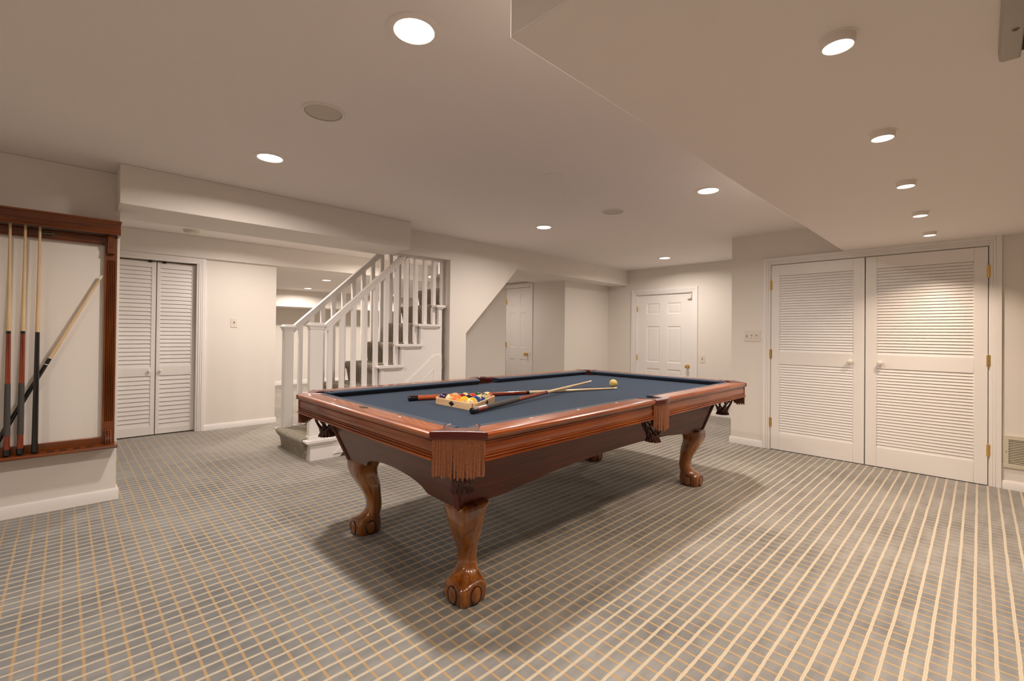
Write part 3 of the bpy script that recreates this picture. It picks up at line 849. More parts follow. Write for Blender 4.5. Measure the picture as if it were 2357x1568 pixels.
# bed cloth
def arc(cx, cy, r, a0, a1, n=12): return [(cx+r*cos(a0+(a1-a0)*i/n), cy+r*sin(a0+(a1-a0)*i/n)) for i in range(n+1)]
bx, by = HX-.12, HY-.12
po = .172; pr = .064     # corner pocket centre offset, hole radius
outl = []
outl += [(-bx, by-.10), (-bx, -by+.10)]
def corner(sx, sy):
    cx, cy = sx*(HX-po), sy*(HY-po)
    d = atan2(-sy, -sx); A = arc(cx, cy, pr, d+pi*.55, d-pi*.55, 14)     # concave side facing the table
    return A
cL = corner(-1, -1); cR = corner(1, -1); cRt = corner(1, 1); cLt = corner(-1, 1)
def orient(A, first):  # make the arc start nearest to point first
    return A if hypot(A[0][0]-first[0], A[0][1]-first[1]) < hypot(A[-1][0]-first[0], A[-1][1]-first[1]) else A[::-1]
poly = [(-bx, -by+.12)] + orient(cL, (-bx, -by+.12)) + [(-bx+.12, -by)]
sp = .082; sr = .060
poly += [(-.075, -by)] + [(sr*cos(a), -(HY-sp)+sr*sin(a)) for a in [pi-.35-(pi-.7)*i/10 for i in range(11)]] + [(.075, -by)]
poly += [(bx-.12, -by)] + orient(cR, (bx-.12, -by)) + [(bx, -by+.12), (bx, by-.12)] + orient(cRt, (bx, by-.12)) + [(bx-.12, by), (.075, by)]
poly += [(sr*cos(a), (HY-sp)+sr*sin(a)) for a in [-.35-(pi-.7)*i/10 for i in range(11)]] + [(-.075, by)]
poly += [(-bx+.12, by)] + orient(cLt, (-bx+.12, by)) + [(-bx, by-.12)]
b = MB(); b.prism([(TC.x+p[0], TC.y+p[1]) for p in poly], 'z', ZB-.028, ZB)
obj('bed', b, M_cloth, pt, smooth=30, label='blue cloth playing surface')
# sights
def sight(x, y, rot):
    b = MB(); n = 16
    rings = []
    for z in (ZR-.0008, ZR+.0004):
        ring = []
        for i in range(n):
            a = 2*pi*i/n; u, v = .0125*cos(a)*abs(cos(a))**.6, .0055*sin(a)*abs(sin(a))**.2
            ring.append((TC.x+x+u*cos(rot)-v*sin(rot), TC.y+y+u*sin(rot)+v*cos(rot), z))
        rings.append(ring)
    b.loft(rings); obj('sight', b, M_pearl, pt)
for k in (-3, -2, -1, 1, 2, 3):
    for s_ in (-1, 1): sight(.333*k, s_*(HY-.095), 0)
for k in (-1, 0, 1):
    for s_ in (-1, 1):
        if s_ == -1 and k == 0: continue
        sight(s_*(HX-.078), .333*k, pi/2)
b = MB(); n = 40; rings = []
for z in (ZR-.0006, ZR+.0006):
    rings.append([(TC.x-HX+.078+.015*sin(2*pi*i/n)*(1+.06*cos(12*2*pi*i/n)), TC.y+.036*cos(2*pi*i/n)*(1+.06*cos(12*2*pi*i/n)), z) for i in range(n)])
b.loft(rings); obj('medallion', b, M_badge, pt, label='small dark oval medallion')
# slate edge hidden below the rails
b = MB(); b.box(TC.x-1.33, TC.x+1.33, TC.y-.66, TC.y+.66, .735, ZB-.029); obj('slate', b, M_slate, pt)

# cabinet
ZT, ZL = .722, .43
hxz = lambda z: 1.232+(z-ZL)*.385
hyz = lambda z: .528+(z-ZL)*.275
def side_arch(x):
    a = abs(x)
    pts = [(0, .4955), (.2, .493), (.45, .485), (.60, .476), (.78, .457), (.88, .446), (.95, .438), (1.3, .432)]
    for i in range(len(pts)-1):
        if a <= pts[i+1][0]:
            f = (a-pts[i][0])/(pts[i+1][0]-pts[i][0]); return pts[i][1]+(pts[i+1][1]-pts[i][1])*f
    return .432
def end_arch(y):
    a = abs(y)
    return .443+.070*sqrt(max(0, 1-(a/.285)**2)) if a < .285 else .443-.010*min(1, (a-.285)/.2)
for s_ in (-1, 1):
    b = MB(); N = 64; T = .024; A = []; B_ = []; C_ = []; D_ = []
    for i in range(N+1):
        f = -1+2*i/N
        x = f*1.228; zb = side_arch(x); 
        xb = f*hxz(zb); xt = f*hxz(ZT)
        A.append((TC.x+xb, TC.y+s_*hyz(zb), zb)); B_.append((TC.x+xt, TC.y+s_*hyz(ZT), ZT))
        C_.append((TC.x+xt, TC.y+s_*(hyz(ZT)-T), ZT)); D_.append((TC.x+xb, TC.y+s_*(hyz(zb)-T), zb))
    b.loft([[A[i], B_[i], C_[i], D_[i]] for i in range(N+1)])
    obj('side_panel', b, M_bodyx, pt, smooth=30)
    b = MB(); A = []
    for i in range(N+1):
        f = -1+2*i/N
        y = f*.527; zb = end_arch(y); yb = f*hyz(zb); yt = f*hyz(ZT)
        A.append([(TC.x+s_*hxz(zb), TC.y+yb, zb), (TC.x+s_*hxz(ZT), TC.y+yt, ZT), (TC.x+s_*(hxz(ZT)-T), TC.y+yt, ZT), (TC.x+s_*(hxz(zb)-T), TC.y+yb, zb)])
    b.loft(A); obj('end_panel', b, M_bodyy, pt, smooth=30)
for sx in (-1, 1):
    for sy in (-1, 1):
        b = MB()
        for off, r in ((0, .010), (.016, .005)):
            for dx, dy in (((0, 0),) if off == 0 else ((-off*sx, .002*sy), (.002*sx, -off*sy))):
                b.tube([(TC.x+sx*hxz(z)+dx, TC.y+sy*hyz(z)+dy, z) for z in (.434, .58, ZT)], r, 12)
        obj('corner_post', b, M_bodyx, pt)

# legs
def leg_mesh():
    """local frame: origin at the foot centre on the floor, outward diagonal = (-1,-1)"""
    b = MB(); D = Vector((-1, -1)).normalized()
    #      z     s(outward)  half-extent on the diagonal
    K = [(0.000, .000, .076), (.006, .000, .082), (.022, .000, .087), (.042, .000, .088), (.060, .000, .088), (.074, .000, .087), (.084, -.003, .083), (.094, -.011, .074),
         (.106, -.025, .062), (.120, -.037, .053), (.138, -.048, .047), (.158, -.052, .0445), (.188, -.050, .0450), (.225, -.041, .0500), (.260, -.029, .0600), (.295, -.014, .069),
         (.330, .004, .076), (.360, .014, .082), (.385, .017, .087), (.405, .013, .094), (.420, .005, .101), (.431, .000, .105), (.439, -.003, .100), (.445, -.005, .091), (.449, -.006, .078), (.450, -.006, .05)]
    NA = 64; rings = []
    for z, s_, h in K:
        ring = []
        n = (2.7 if z < .28 else 2.7+(z-.28)*6) if z > .13 else 2.25
        a0 = h/(sqrt(2)*2**(-1/n))
        foot = max(0, min(1, (.104-z)/.03))
        for i in range(NA):
            th = 2*pi*i/NA
            r = a0/((abs(cos(th))**n+abs(sin(th))**n)**(1/n))
            ph = th-(pi+pi/4)          # angle from the outward diagonal
            ridge = abs(cos(2*ph))**3.5
            r *= 1+foot*(.19*ridge-.13)
            # sharp shin ridge toward the diagonal
            if z > .13: r *= 1+.05*max(0, cos(ph))**12
            ring.append((D.x*s_+r*cos(th), D.y*s_+r*sin(th), z))
        rings.append(ring)
    b.loft(rings)
    b.cur = 0
    for q in (0, 1, 2, 3):
        ph = pi+pi/4+pi/4+q*pi/2
        c = Vector((cos(ph), sin(ph), 0)); tn = Vector((-sin(ph), cos(ph), 0))
        base = c*.0690+Vector((0, 0, .043))
        # domed oval
        rr = []
        for j in range(7):
            t_ = j/6; rad = cos(t_*pi/2); hgt = .0085*sin(t_*pi/2)+.004
            rr.append([tuple(base+c*hgt+tn*(.029*rad*cos(2*pi*i/24))+Vector((0, 0, .0375*rad*sin(2*pi*i/24)))) for i in range(24)])
        b.cur = 0; b.loft(rr)
        b.cur = 1
        b.tube([tuple(base+c*.0062+tn*(.0298*cos(2*pi*i/28))+Vector((0, 0, .0385*sin(2*pi*i/28)))) for i in range(29)], .0024, 6, cap=False)
        b.cur = 0
    return b
lm = leg_mesh()
leg0 = obj('leg', lm, [M_leg, M_groove], pt, world=False, smooth=50)
leg0.location = (-1.150, -.478, 0)
for sx, sy, r in ((1, -1, pi/2), (1, 1, pi), (-1, 1, 3*pi/2)):
    c = leg0.copy(); COL.objects.link(c); c.location = (sx*1.150, sy*.478, 0); c.rotation_euler = (0, 0, r); c.parent = pt

# pockets
def cord(b, p, z0, z1, sway, ph0, r=.0038):
    n = 130; seg = 8; rings = []
    for k in range(n+1):
        f = k/n; z = z0+(z1-z0)*f
        cx = p[0]+sway[0]*f*f; cy = p[1]+sway[1]*f*f
        tw = ph0+f*(z0-z1)/.0062*2*pi
        tp = 1 if k < n-2 else (.75 if k == n-1 else .35 if k == n else .95)
        ring = []
        for i in range(seg):
            a = 2*pi*i/seg; rad = r*(.50+.60*abs(cos(a-tw/2)))*tp
            ring.append((cx+rad*cos(a), cy+rad*sin(a), z))
        rings.append(ring)
    b.loft(rings)
def fringe(path, z0, z1, n, seed):
    rnd = random.Random(seed); b = MB()
    P = [Vector(p) for p in path]
    Ls = [0]
    for i in range(len(P)-1): Ls.append(Ls[-1]+(P[i+1]-P[i]).length)
    def at(d):
        for i in range(len(P)-1):
            if d <= Ls[i+1] or i == len(P)-2: return P[i].lerp(P[i+1], min(1, (d-Ls[i])/(Ls[i+1]-Ls[i])))
    for k in range(n):
        p = at(Ls[-1]*(k+.5)/n)
        cord(b, (p.x+rnd.uniform(-.001, .001), p.y+rnd.uniform(-.001, .001)), z0-.004, z1+rnd.uniform(-.006, .008)-.012*sin(pi*k/n), (rnd.uniform(-.004, .004), rnd.uniform(-.003, .003)), rnd.uniform(0, 6))
    # header braid
    b.tube([(at(Ls[-1]*i/40).x, at(Ls[-1]*i/40).y, z0-.003) for i in range(41)], .0042, 8)
    return b
def basket(zc_top, zneck, zbot, rtop, rmid, rneck, rbot, flat=1.0):
    b = MB(); rbot -= .004; zbot += .006; H = zc_top-zneck
    def rad(f): # f 0 top..1 neck
        return rtop+(rmid-rtop)*sin(pi*min(f/.9, 1)*.5) if f < .45 else rmid+(rneck-rmid)*(.5-.5*cos(pi*(f-.45)/.55))
    n = 8
    for s_ in (-1, 1):
        for k in range(n):
            pts = []
            for i in range(17):
                f = i/16; wv = (.5-.5*cos(f*pi*3))          # strands lean over and back, making diamonds
                a = 2*pi*(k+.5*wv*s_*1.0)/n+ (0 if s_ > 0 else 0)
                r = rad(f); pts.append((r*cos(a), r*sin(a), zc_top-H*f))
            b.tube(pts, [.0052]*17, 6)
    ng = 48; rings = []
    for z, r, fl in ((zneck+.012, rneck+.003, .0), (zneck+.004, rneck, .02), (zneck-.004, rneck, .06), (zneck-.015, rneck+(rbot-rneck)*.5, .10), (zbot, rbot, .16)):
        rings.append([(r*(1+fl*cos(16*2*pi*i/ng))*cos(2*pi*i/ng), r*(1+fl*cos(16*2*pi*i/ng))*sin(2*pi*i/ng), z) for i in range(ng)])
    b.loft(rings, cap=False)
    b.lathe([(rtop+.004, zc_top+.006), (rtop+.006, zc_top), (rtop+.004, zc_top-.006), (rtop-.002, zc_top)], (0,0,0), 'z', 32, cap=False)
    return b
# corner pocket, local origin at the table corner's outer point, table lies toward (+x,+y)
def corner_pocket():
    c = po
    outer = []
    A = Vector((-.004, CG+.004)); B_ = Vector((CG+.004, -.004))
    ctrl = Vector((.086, .086))
    for i in range(17):
        f = i/16; outer.append(tuple(A*(1-f)**2+ctrl*2*f*(1-f)+B_*f*f))
    inner = [(c+.062*cos(a), c+.062*sin(a)) for a in [(-45+78-156*i/20-180)*pi/180 + 0 for i in range(0)]]
    # inner arc from the right tip round the outer side to the left tip
    inner = []
    for i in range(19):
        a = math.radians(-45+75+180+120 - 0) if False else math.radians(300-  i*150/18)
        inner.append((c+.065*cos(a), c+.065*sin(a)))
    poly = outer+[(CG+.012, .060), (CG+.062, .110), (CG+.078, .140), (CG+.062, .150)]+inner+[(.150, CG+.062), (.140, CG+.078), (.110, CG+.062), (.060, CG+.012)]
    return outer, poly
outer, poly = corner_pocket()
# poly runs A..B, right tip, inner arc (from 300 deg back to 150 deg), left tip
def leather(poly, z0, z1):
    b = MB(); b.prism(poly, 'z', z0, z1); return b
pc0 = obj('pocket', leather(poly, ZR-.029, ZR+.002), M_leather, pt, world=False, bevel=.009, bseg=4, smooth=60, label='burgundy leather corner pocket')
pc0.location = (-HX, -HY, 0)
fp = [(p[0]+.010*.7, p[1]+.010*.7) for p in outer[1:-1]]
fr0 = obj('fringe', fringe([(p[0], p[1], 0) for p in fp], ZR-.028, ZR-.168, 34, 3), M_cord, pc0, world=False, smooth=70, label='twisted brown cord fringe')
bk = basket(.735, .592, .556, .060, .066, .037, .048)
bk.v = [(x+po+.0, y+po+.0, z) for x, y, z in bk.v]
nt0 = obj('pocket_net', bk, M_net, pc0, world=False, smooth=60, label='dark leather net basket')
lb = MB(); lb.lathe([(.066, ZR-.030), (.066, .735), (.060, .735), (.060, ZR-.030)], (po, po, 0), 'z', 32, cap=False)
ln0 = obj('pocket_liner', lb, M_net, pc0, world=False)
for sx, sy, r in ((1, -1, pi/2), (1, 1, pi), (-1, 1, 3*pi/2)):
    c = pc0.copy(); COL.objects.link(c); c.location = (sx*HX, sy*HY, 0); c.rotation_euler = (0, 0, r); c.parent = pt
    dup_children(pc0, c)
# side pockets, local origin on the outer edge midpoint, table toward +y
so = []
for i in range(17):
    f = i/16; x = -SG-.006+(2*SG+.012)*f; so.append((x, -.004-.020*sin(pi*f)))
si = []
for i in range(17):
    a = math.radians(360-15-150*i/16); si.append((.056*cos(a), sp+.056*sin(a)))
sp_poly = so+[(SG+.006, .050), (SG+.020, .108), (.088, .122), (.070, .100)]+si+[(-.070, .100), (-.088, .122), (-SG-.020, .108), (-SG-.006, .050)]
ps0 = obj('pocket', leather(sp_poly, ZR-.030, ZR+.002), M_leather, pt, world=False, bevel=.008, bseg=4, smooth=60, label='burgundy leather side pocket')
ps0.location = (0, -HY, 0)
fp = [(p[0]*.92, p[1]+.010) for p in so]
obj('fringe', fringe([(-.088, .012, 0)]+[(p[0], p[1], 0) for p in fp[1:-1]]+[(.088, .012, 0)], ZR-.029, ZR-.166, 26, 5), M_cord, ps0, world=False, smooth=70)
bk = basket(.735, .600, .566, .056, .060, .034, .045)
bk.v = [(x, y+sp-.02, z) for x, y, z in bk.v]
obj('pocket_net', bk, M_net, ps0, world=False, smooth=60)
lb = MB(); lb.lathe([(.060, ZR-.030), (.060, .735), (.055, .735), (.055, ZR-.030)], (0, sp, 0), 'z', 32, cap=False)
obj('pocket_liner', lb, M_net, ps0, world=False)
c = ps0.copy(); COL.objects.link(c); c.location = (0, HY, 0); c.rotation_euler = (0, 0, pi); c.parent = pt
dup_children(ps0, c)

# ================================================================== CUES
def cue(name, label, p0, p1, style, length=None, group=None, tip_z=None):
    """p0 butt end, p1 tip end; local +x runs from butt to tip"""
    p0 = Vector(p0); p1 = Vector(p1); d = (p1-p0); L = length or d.length; d.normalize()
    t = bpy.data.objects.new(name, None); COL.objects.link(t); t.empty_display_size = .1
    t['label'] = label; t['category'] = 'pool cue'
    if group: t['group'] = group
    q = d.to_track_quat('X', 'Z'); t.rotation_mode = 'QUATERNION'; t.rotation_quaternion = q; t.location = p0
    RB, RJ, RT = .0155, .0108, .0068
    jx = L*.515
    def rad(x):
        return RB+(RJ-RB)*(x/jx) if x < jx else RJ+(RT-RJ)*min(1, ((x-jx)/(L-jx))*1.15)
    def part(nm, x0, x1, m, dr=0, lab=None, rnd=False):
        b = MB(); n = 10; pr_ = [(rad(x0+(x1-x0)*i/n)+dr, x0+(x1-x0)*i/n) for i in range(n+1)]
        if rnd: pr_ = [(pr_[0][0]*.62, x0), (pr_[0][0]*.92, x0+.003), (pr_[0][0]*1.0, x0+.007)]+[q_ for q_ in pr_ if q_[1] > x0+.010]
        b.lathe(pr_, (0,0,0), 'x', 20); return obj(nm, b, m, t, world=False, label=lab)
    if style == 'wrap':
        part('butt_cap', 0, .040, M_blackg, .0012, rnd=True)
        part('butt_sleeve', .040, .125, M_buttr); part('wrap', .125, .445, M_linen, .0004); part('forearm', .445, jx-.012, M_buttr)
        part('joint_collar', jx-.012, jx+.006, M_blackg, .0004)
    elif style == 'orange':
        part('butt_cap', 0, .055, M_blackg, .0012, rnd=True)
        part('butt_sleeve', .055, .20, M_butto); part('forearm', .20, jx-.012, M_buttr); part('joint_collar', jx-.012, jx+.010, M_blackg, .0004)
    elif style == 'black':
        part('bumper', 0, .012, M_blackm, .001, rnd=True); part('butt', .012, jx, M_blackg)
    elif style == 'dark':
        part('bumper', 0, .012, M_blackm, .001, rnd=True); part('butt', .012, jx-.05, M_blackg)
        part('joint_ring', jx-.05, jx-.045, M_ferr, .0003); part('joint_collar', jx-.045, jx-.006, M_blackg); part('joint_ring', jx-.006, jx-.002, M_ferr, .0003)
        jx = jx-.002
    part('shaft', jx if style in ('black', 'dark') else jx+.006, L-.030, M_shaft)
    part('ferrule', L-.030, L-.008, M_ferr); part('tip', L-.008, L, M_tip if style != 'x' else M_ferr)
    return t
g = 'pool cues crossed on the table'
cue('pool_cue', 'pool cue lying behind the triangle with orange-red butt and black cap', (1.452, 2.352, ZB+.0165), (2.932, 1.879, ZB+.0080), 'orange', group=g)
cue('pool_cue', 'pool cue with speckled wrap whose black butt touches the triangle corner', (1.452, 1.767, ZB+.0170), (2.935, 2.115, ZB+.0390), 'wrap', group=g)

# ================================================================== TRIANGLE AND BALLS
BR = .031; D_ = .0628
CT = (1.632, 2.018)
tr = thing('ball_rack', 'pale wooden triangle holding fifteen pool balls, black diamond marks on its sides', 'triangle', (CT[0], CT[1], ZB))
def rtri(R, cr, n=8):
    """equilateral triangle outline, vertices at -x/-y, -x/+y, +x ; R = centre to straight side"""
    pts = []
    vs = [(2*R*cos(a), 2*R*sin(a)) for a in (math.radians(240), math.radians(0), math.radians(120))]
    for (vx, vy), a in zip(vs, (240, 0, 120)):
        L_ = hypot(vx, vy); f = (L_-2*cr)/L_
        cx, cy = vx*f, vy*f
        for i in range(n+1):
            q = math.radians(a-60+120*i/n); pts.append((cx+cr*cos(q), cy+cr*sin(q)))
    return pts
inr = 4*D_*sqrt(3)/6+BR+.001
b = MB(); o1 = rtri(inr+.010, .036); i1 = rtri(inr, .027)
n = len(o1); z0, z1 = ZB, ZB+.037
vs = [(CT[0]+p[0], CT[1]+p[1], z) for z in (z0, z1) for p in o1]+[(CT[0]+p[0], CT[1]+p[1], z) for z in (z0, z1) for p in i1]
fs = []
for i in range(n):
    j = (i+1) % n
    fs += [(i, j, n+j, n+i), (2*n+i, 3*n+i, 3*n+j, 2*n+j), (i, 2*n+i, 2*n+j, j), (n+i, n+j, 3*n+j, 3*n+i)]
b.add(vs, fs); obj('frame', b, M_tri, tr, bevel=.0012)
def diamond(side_ang, off):
    nrm = Vector((cos(side_ang), sin(side_ang), 0)); tg = Vector((-nrm.y, nrm.x, 0))
    c = Vector((CT[0], CT[1], ZB+.0185))+nrm*(inr+.0101)+tg*off
    out = []
    m = 48
    for i in range(m):
        a = 2*pi*i/m; k = 1/(abs(cos(a))**1.15+abs(sin(a))**1.15)**(1/1.15); k *= 1+.05*cos(8*a)
        out.append((.024*k*cos(a), .0135*k*sin(a)))
    b = MB(); b.loft([[tuple(c+nrm*d+tg*p[0]+Vector((0, 0, p[1]))) for p in out] for d in (-.0004, .0006)])
    obj('diamond_mark', b, M_black, tr)
for a in (180, 300, 60): diamond(math.radians(a), 0)
b = MB(); q = math.radians(243); 
for aa in (238,):
    v = Vector((cos(math.radians(aa)), sin(math.radians(aa)), 0)); cc = Vector((CT[0], CT[1], 0))+v*(2*(inr+.010)-.036+.0004)
    b.box(cc.x-.0012, cc.x+.0012, cc.y-.0012, cc.y+.0012, ZB+.001, ZB+.0365)
obj('corner_joint', b, M_leather, tr)

CREAM = lin(236, 208, 150)
cols = {1: lin(238, 176, 20), 2: lin(18, 62, 132), 3: lin(206, 40, 36), 4: lin(52, 30, 70), 5: lin(232, 122, 50), 6: lin(18, 84, 50), 7: lin(130, 18, 28), 8: lin(12, 11, 12)}
def ballmat(name, c, stripe):
    m = bpy.data.materials.new(name); m.use_nodes = True; nt = m.node_tree; E.nt = nt
    b = nt.nodes['Principled BSDF']; b.inputs['Roughness'].default_value = .08; b.inputs['Coat Weight'].default_value = .6; b.inputs['Coat Roughness'].default_value = .02
    if not stripe: b.inputs['Base Color'].default_value = c; return m
    tc = nt.nodes.new('ShaderNodeTexCoord'); sp_ = nt.nodes.new('ShaderNodeSeparateXYZ'); nt.links.new(tc.outputs['Object'], sp_.inputs[0])
    f = step_less(E.op('ABSOLUTE', E(sp_.outputs[2])), .0165, .0003)
    nt.links.new(mixc(f, CREAM, c), b.inputs['Base Color']); return m
M_spot = mat('ball_number_spot', CREAM, .08, coat=.6)
M_num = mat('ball_number_ink', (.01, .01, .01, 1), .15, coat=.5)
def ball(num, x, y, label, facing, tilt):
    c = cols[(num-1) % 8+1]
    r = thing('pool_ball', label, 'pool ball', (x, y, ZB+BR), group='racked pool balls')
    # local frame: the number faces local +x, the stripe lies in local xy
    yaw, el, roll = facing
    r.rotation_mode = 'QUATERNION'
    dv = Vector((cos(el)*cos(yaw), cos(el)*sin(yaw), sin(el)))
    q = dv.to_track_quat('X', 'Z')
    from mathutils import Quaternion
    r.rotation_quaternion = q @ Quaternion((1, 0, 0), roll)
    b = MB(); b.sphere((0,0,0), BR, 40, 24); obj('ball', b, ballmat('ball_%s' % ('stripe' if num > 8 else 'solid'), c, num > 8), r, world=False, smooth=80)
    # cap with the number
    b = MB(); ang = math.radians(31 if num > 8 else 25); rings = []
    for k in range(1, 7):
        a = ang*k/6; rings.append([(BR*1.004*cos(a), BR*1.004*sin(a)*cos(2*pi*i/28), BR*1.004*sin(a)*sin(2*pi*i/28)) for i in range(28)])
    b.add([(BR*1.004, 0, 0)], []); b.loft(rings, cap=False); b.add(rings[0], [tuple(range(28))])
    spot = obj('number_spot', b, M_spot, r, world=False, smooth=80)
    b = MB(); a = ang*.80
    b.tube([(BR*1.005*cos(a), BR*1.005*sin(a)*cos(2*pi*i/28), BR*1.005*sin(a)*sin(2*pi*i/28)) for i in range(29)], .0006, 6, cap=False)
    obj('number_ring', b, M_num, spot, world=False)
    M_ = Matrix.Translation((BR*1.0045, 0, 0)) @ Matrix(((0, 0, 1, 0), (1, 0, 0, 0), (0, 1, 0, 0), (0, 0, 0, 1)))
    text_obj('number', str(num), .0135, M_num, spot, M_, .0005)
    return r
toCam = lambda x, y: atan2(-y, -x)
N0 = (CT[0]-D_*4*.866/3, CT[1]-D_*2)
LAY = {(0,0): (9, 'yellow striped ball in the triangle corner nearest the speckled cue butt', (0, .15, 1.2)), (1,0): (1, 'solid yellow ball in the front row of the triangle', (-.1, .0, 0)), (2,0): (5, 'solid orange ball in the middle of the front row', (.0, .05, .4)),
       (3,0): (13, 'orange striped ball between the orange and the purple ball', (.35, .15, 1.3)), (4,0): (4, 'solid dark purple ball in the left corner of the triangle', (2.6, .2, 0)),
       (0,1): (2, 'solid blue ball at the right side of the triangle', (2.4, .3, 0)), (1,1): (8, 'black eight ball in the second row', (-1.2, .5, 0)), (2,1): (7, 'solid maroon ball behind the orange ball', (2.8, -.2, 0)), (3,1): (15, 'maroon striped ball showing its cream face and number, behind the orange striped ball', (.1, .75, 1.5)),
       (0,2): (10, 'blue striped ball showing cream, next to the solid blue ball', (1.4, 1.1, .9)), (1,2): (3, 'solid red ball behind the black ball', (2.9, .1, 0)), (2,2): (12, 'purple striped ball, half purple and half cream, in the back', (1.2, .1, 1.3)),
       (0,3): (14, 'green striped ball showing its number at the right side', (.2, .45, 1.4)), (1,3): (6, 'solid green ball at the back of the triangle', (2.6, .1, 0)), (0,4): (11, 'red striped ball in the right corner of the triangle', (.30, .15, .5))}
for (i, j), (num, lab, fc) in LAY.items():
    x = N0[0]+j*D_*.866; y = N0[1]+i*D_+j*D_*.5
    ball(num, x, y, lab, (toCam(x, y)+fc[0], fc[1], fc[2]), 0)
b = MB(); b.sphere((3.012, 1.962, ZB+BR), BR, 48, 28)
M_cueball = mat('cue_ball_ivory', lin(236, 206, 128), .08, coat=.6)
tag(obj('cue_ball', b, M_cueball, smooth=80), 'plain yellowed cue ball alone on the blue cloth near the far end', 'pool ball')

# ================================================================== CUE RACK ON THE WALL
XL, XR = -1.02, .260
rk = thing('cue_rack', 'dark wooden wall rack for cues with moulded crown, fluted uprights and shelf', 'cue rack', (-.38, 4.25, .38))
cp = [(.010, 1.834), (.014, 1.836), (.014, 1.841), (.010, 1.844), (.012, 1.846), (.012, 1.850), (.009, 1.852), (.011, 1.855), (.011, 1.858), (.012, 1.864), (.010, 1.871), (.005, 1.880), (.003, 1.888), (.004, 1.894), (.009, 1.900), (.011, 1.904), (.015, 1.907), (.015, 1.912), (.010, 1.914), (.010, 1.917), (.016, 1.919), (.018, 1.923), (.018, 1.930)]
b = MB()
yf = 4.138
b.prism([(yf-p, z) for p, z in cp]+[(4.158, 1.930), (4.158, 1.834)], 'x', XL-.012, XR+.012)
for xs, sg in ((XR, 1), (XL, -1)):
    b.prism([(xs+sg*p, z) for p, z in cp]+[(xs-sg*.02, 1.930), (xs-sg*.02, 1.834)], 'y', yf+.001, 4.249)
b.box(XL-.01, XR+.01, 4.13, 4.249, 1.922, 1.930)
obj('crown', b, M_rack, rk, smooth=25)
def fluted(x0, x1, z0, z1, fz0, fz1):
    b = MB(); w_ = x1-x0
    b.box(x0, x1, 4.218, 4.249, z0, fz0); b.box(x0, x1, 4.218, 4.249, fz1, z1)
    pr_ = [(x0, 4.249), (x0, 4.218)]
    m = .009; g_ = (w_-2*m)/5
    for k in range(5):
        a = x0+m+g_*k
        pr_ += [(a+.0012, 4.218), (a+g_*.28, 4.2235), (a+g_*.5, 4.225), (a+g_*.72, 4.2235), (a+g_-.0012, 4.218)]
    pr_ += [(x1, 4.218), (x1, 4.249)]
    b.prism(pr_, 'z', fz0, fz1); return b
for x0 in (.195, XL):
    obj('upright', fluted(x0, x0+.065, .402, 1.84, .552, 1.668), M_rackz, rk, smooth=20)
    xc = x0+.031
    # scroll corbel under the crown
    b = MB(); pr_ = [(4.218, 1.834), (4.150, 1.834), (4.150, 1.826), (4.165, 1.822), (4.170, 1.805), (4.182, 1.775), (4.190, 1.752), (4.190, 1.735), (4.184, 1.722), (4.186, 1.712), (4.195, 1.706), (4.207, 1.706), (4.216, 1.712), (4.218, 1.72)]
    for k in range(4):
        a = xc-.018+.009*k; b.prism([(p[0]-(.0015 if k % 2 else 0), p[1]) for p in pr_], 'x', a+.0006, a+.0084)
    b.prism([(min(p[0]+.002, 4.218), p[1]) for p in pr_], 'x', xc-.018, xc+.018)
    obj('corbel', b, M_rackz, rk, smooth=40)
    # small reeded bracket on the shelf
    b = MB()
    for k in range(3):
        a = xc-.016+.0115*k; b.tube([(a+.005, 4.206, .402), (a+.005, 4.190, .404), (a+.005, 4.185, .42), (a+.005, 4.190, .438), (a+.005, 4.196, .450), (a+.005, 4.196, .488), (a+.005, 4.206, .498), (a+.005, 4.214, .502)], .0056, 8)
    b.box(xc-.017, xc+.017, 4.198, 4.218, .402, .497)
    obj('bracket', b, M_rackz, rk)
b = MB(); b.box(XL, XR, 4.222, 4.249, 1.770, 1.834); b.prism([(4.222, 1.770), (4.214, 1.772), (4.214, 1.777), (4.222, 1.781)], 'x', XL+.065, .195); obj('top_board', b, M_rack, rk, bevel=.0015)
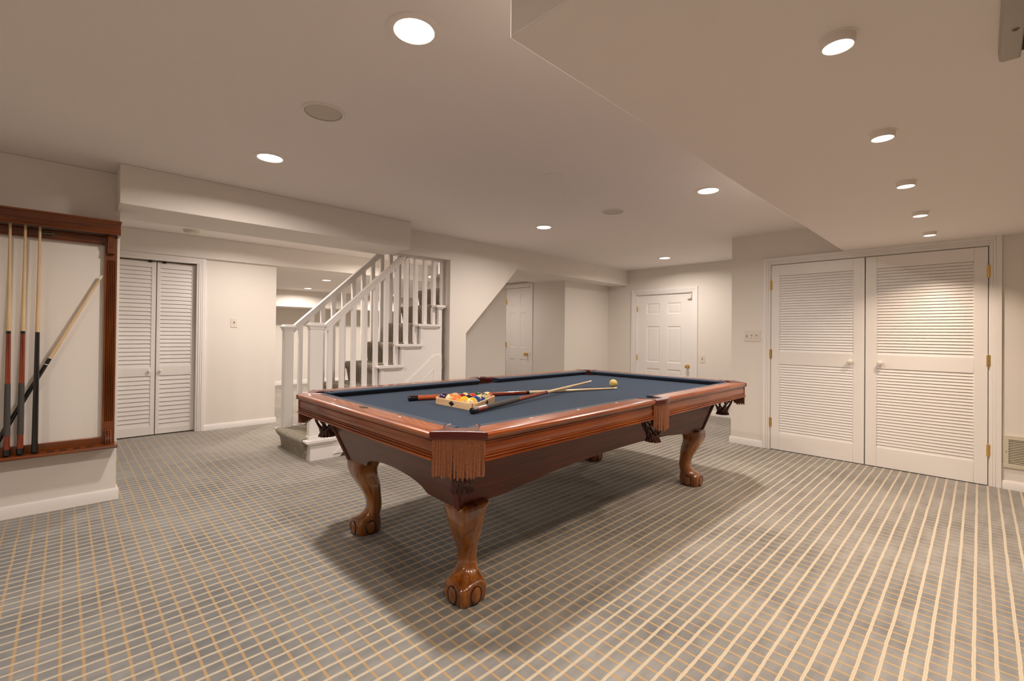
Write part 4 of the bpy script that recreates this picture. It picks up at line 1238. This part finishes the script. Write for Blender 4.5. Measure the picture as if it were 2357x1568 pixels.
b = MB(); b.box(XL+.06, .200, 4.222, 4.249, .402, .449); obj('bottom_board', b, M_rack, rk, bevel=.0015)
b = MB(); b.prism([(4.249, .379), (4.128, .379), (4.120, .384), (4.118, .390), (4.120, .396), (4.128, .402), (4.249, .402)], 'x', XL-.012, .272)
obj('shelf', b, M_rack, rk)
xs_h = [-.243-.06*k for k in range(1, 12)]+[-.243, -.185, -.122, -.052, .006, .070, .130]
for x in xs_h:
    if x > -1.0:
        b = MB(); b.lathe([(.019, .4022), (.019, .4032), (.0175, .4032), (.0175, .4026), (.001, .4026)], (x, 4.168, 0), 'z', 24, cap=False)
        obj('cue_socket', b, M_blackm, rk)
# badge
b = MB(); out = []
for i in range(60):
    a = 2*pi*i/60; k = 1/(abs(cos(a))**1.25+abs(sin(a))**1.25)**(1/1.25)
    out.append((-.088+.052*k*cos(a), 1.803+.019*k*sin(a)*(1+.12*cos(6*a))))
b.prism(out, 'y', 4.2200, 4.2225)
bd = obj('badge', b, M_black, rk, label='black diamond-shaped badge with gold lettering')
b = MB(); pts = [(p[0]*1.0+(-.088-p[0])*.06, 4.2195, p[1]+(1.803-p[1])*.08) for p in out]; b.tube(pts+[pts[0]], .0005, 5, cap=False); obj('badge_outline', b, M_gold, bd)
text_obj('badge_lettering', 'BRUNSWICK', .0135, M_gold, bd, Matrix.Translation((-.088-root_loc(bd).x, 4.2194-root_loc(bd).y, 1.803-root_loc(bd).z)) @ Matrix.Rotation(pi/2, 4, 'X'), .0004)

g = 'pool cues in the wall rack'
cue('pool_cue', 'leftmost rack cue with reddish butt and speckled wrap, at the picture edge', (-.242, 4.168, .405), (-.245, 4.194, 1.885), 'wrap', group=g)
cue('pool_cue', 'rack cue with reddish butt and speckled wrap beside the black cue', (-.186, 4.168, .405), (-.180, 4.194, 1.885), 'wrap', group=g)
cue('pool_cue', 'upright rack cue with plain black butt', (-.123, 4.168, .405), (-.116, 4.194, 1.885), 'black', group=g)
cue('pool_cue', 'slanted cue with dark butt leaning across the rack behind the others', (-.318, 4.205, .412), (.183, 4.212, 1.560), 'dark', group=g)
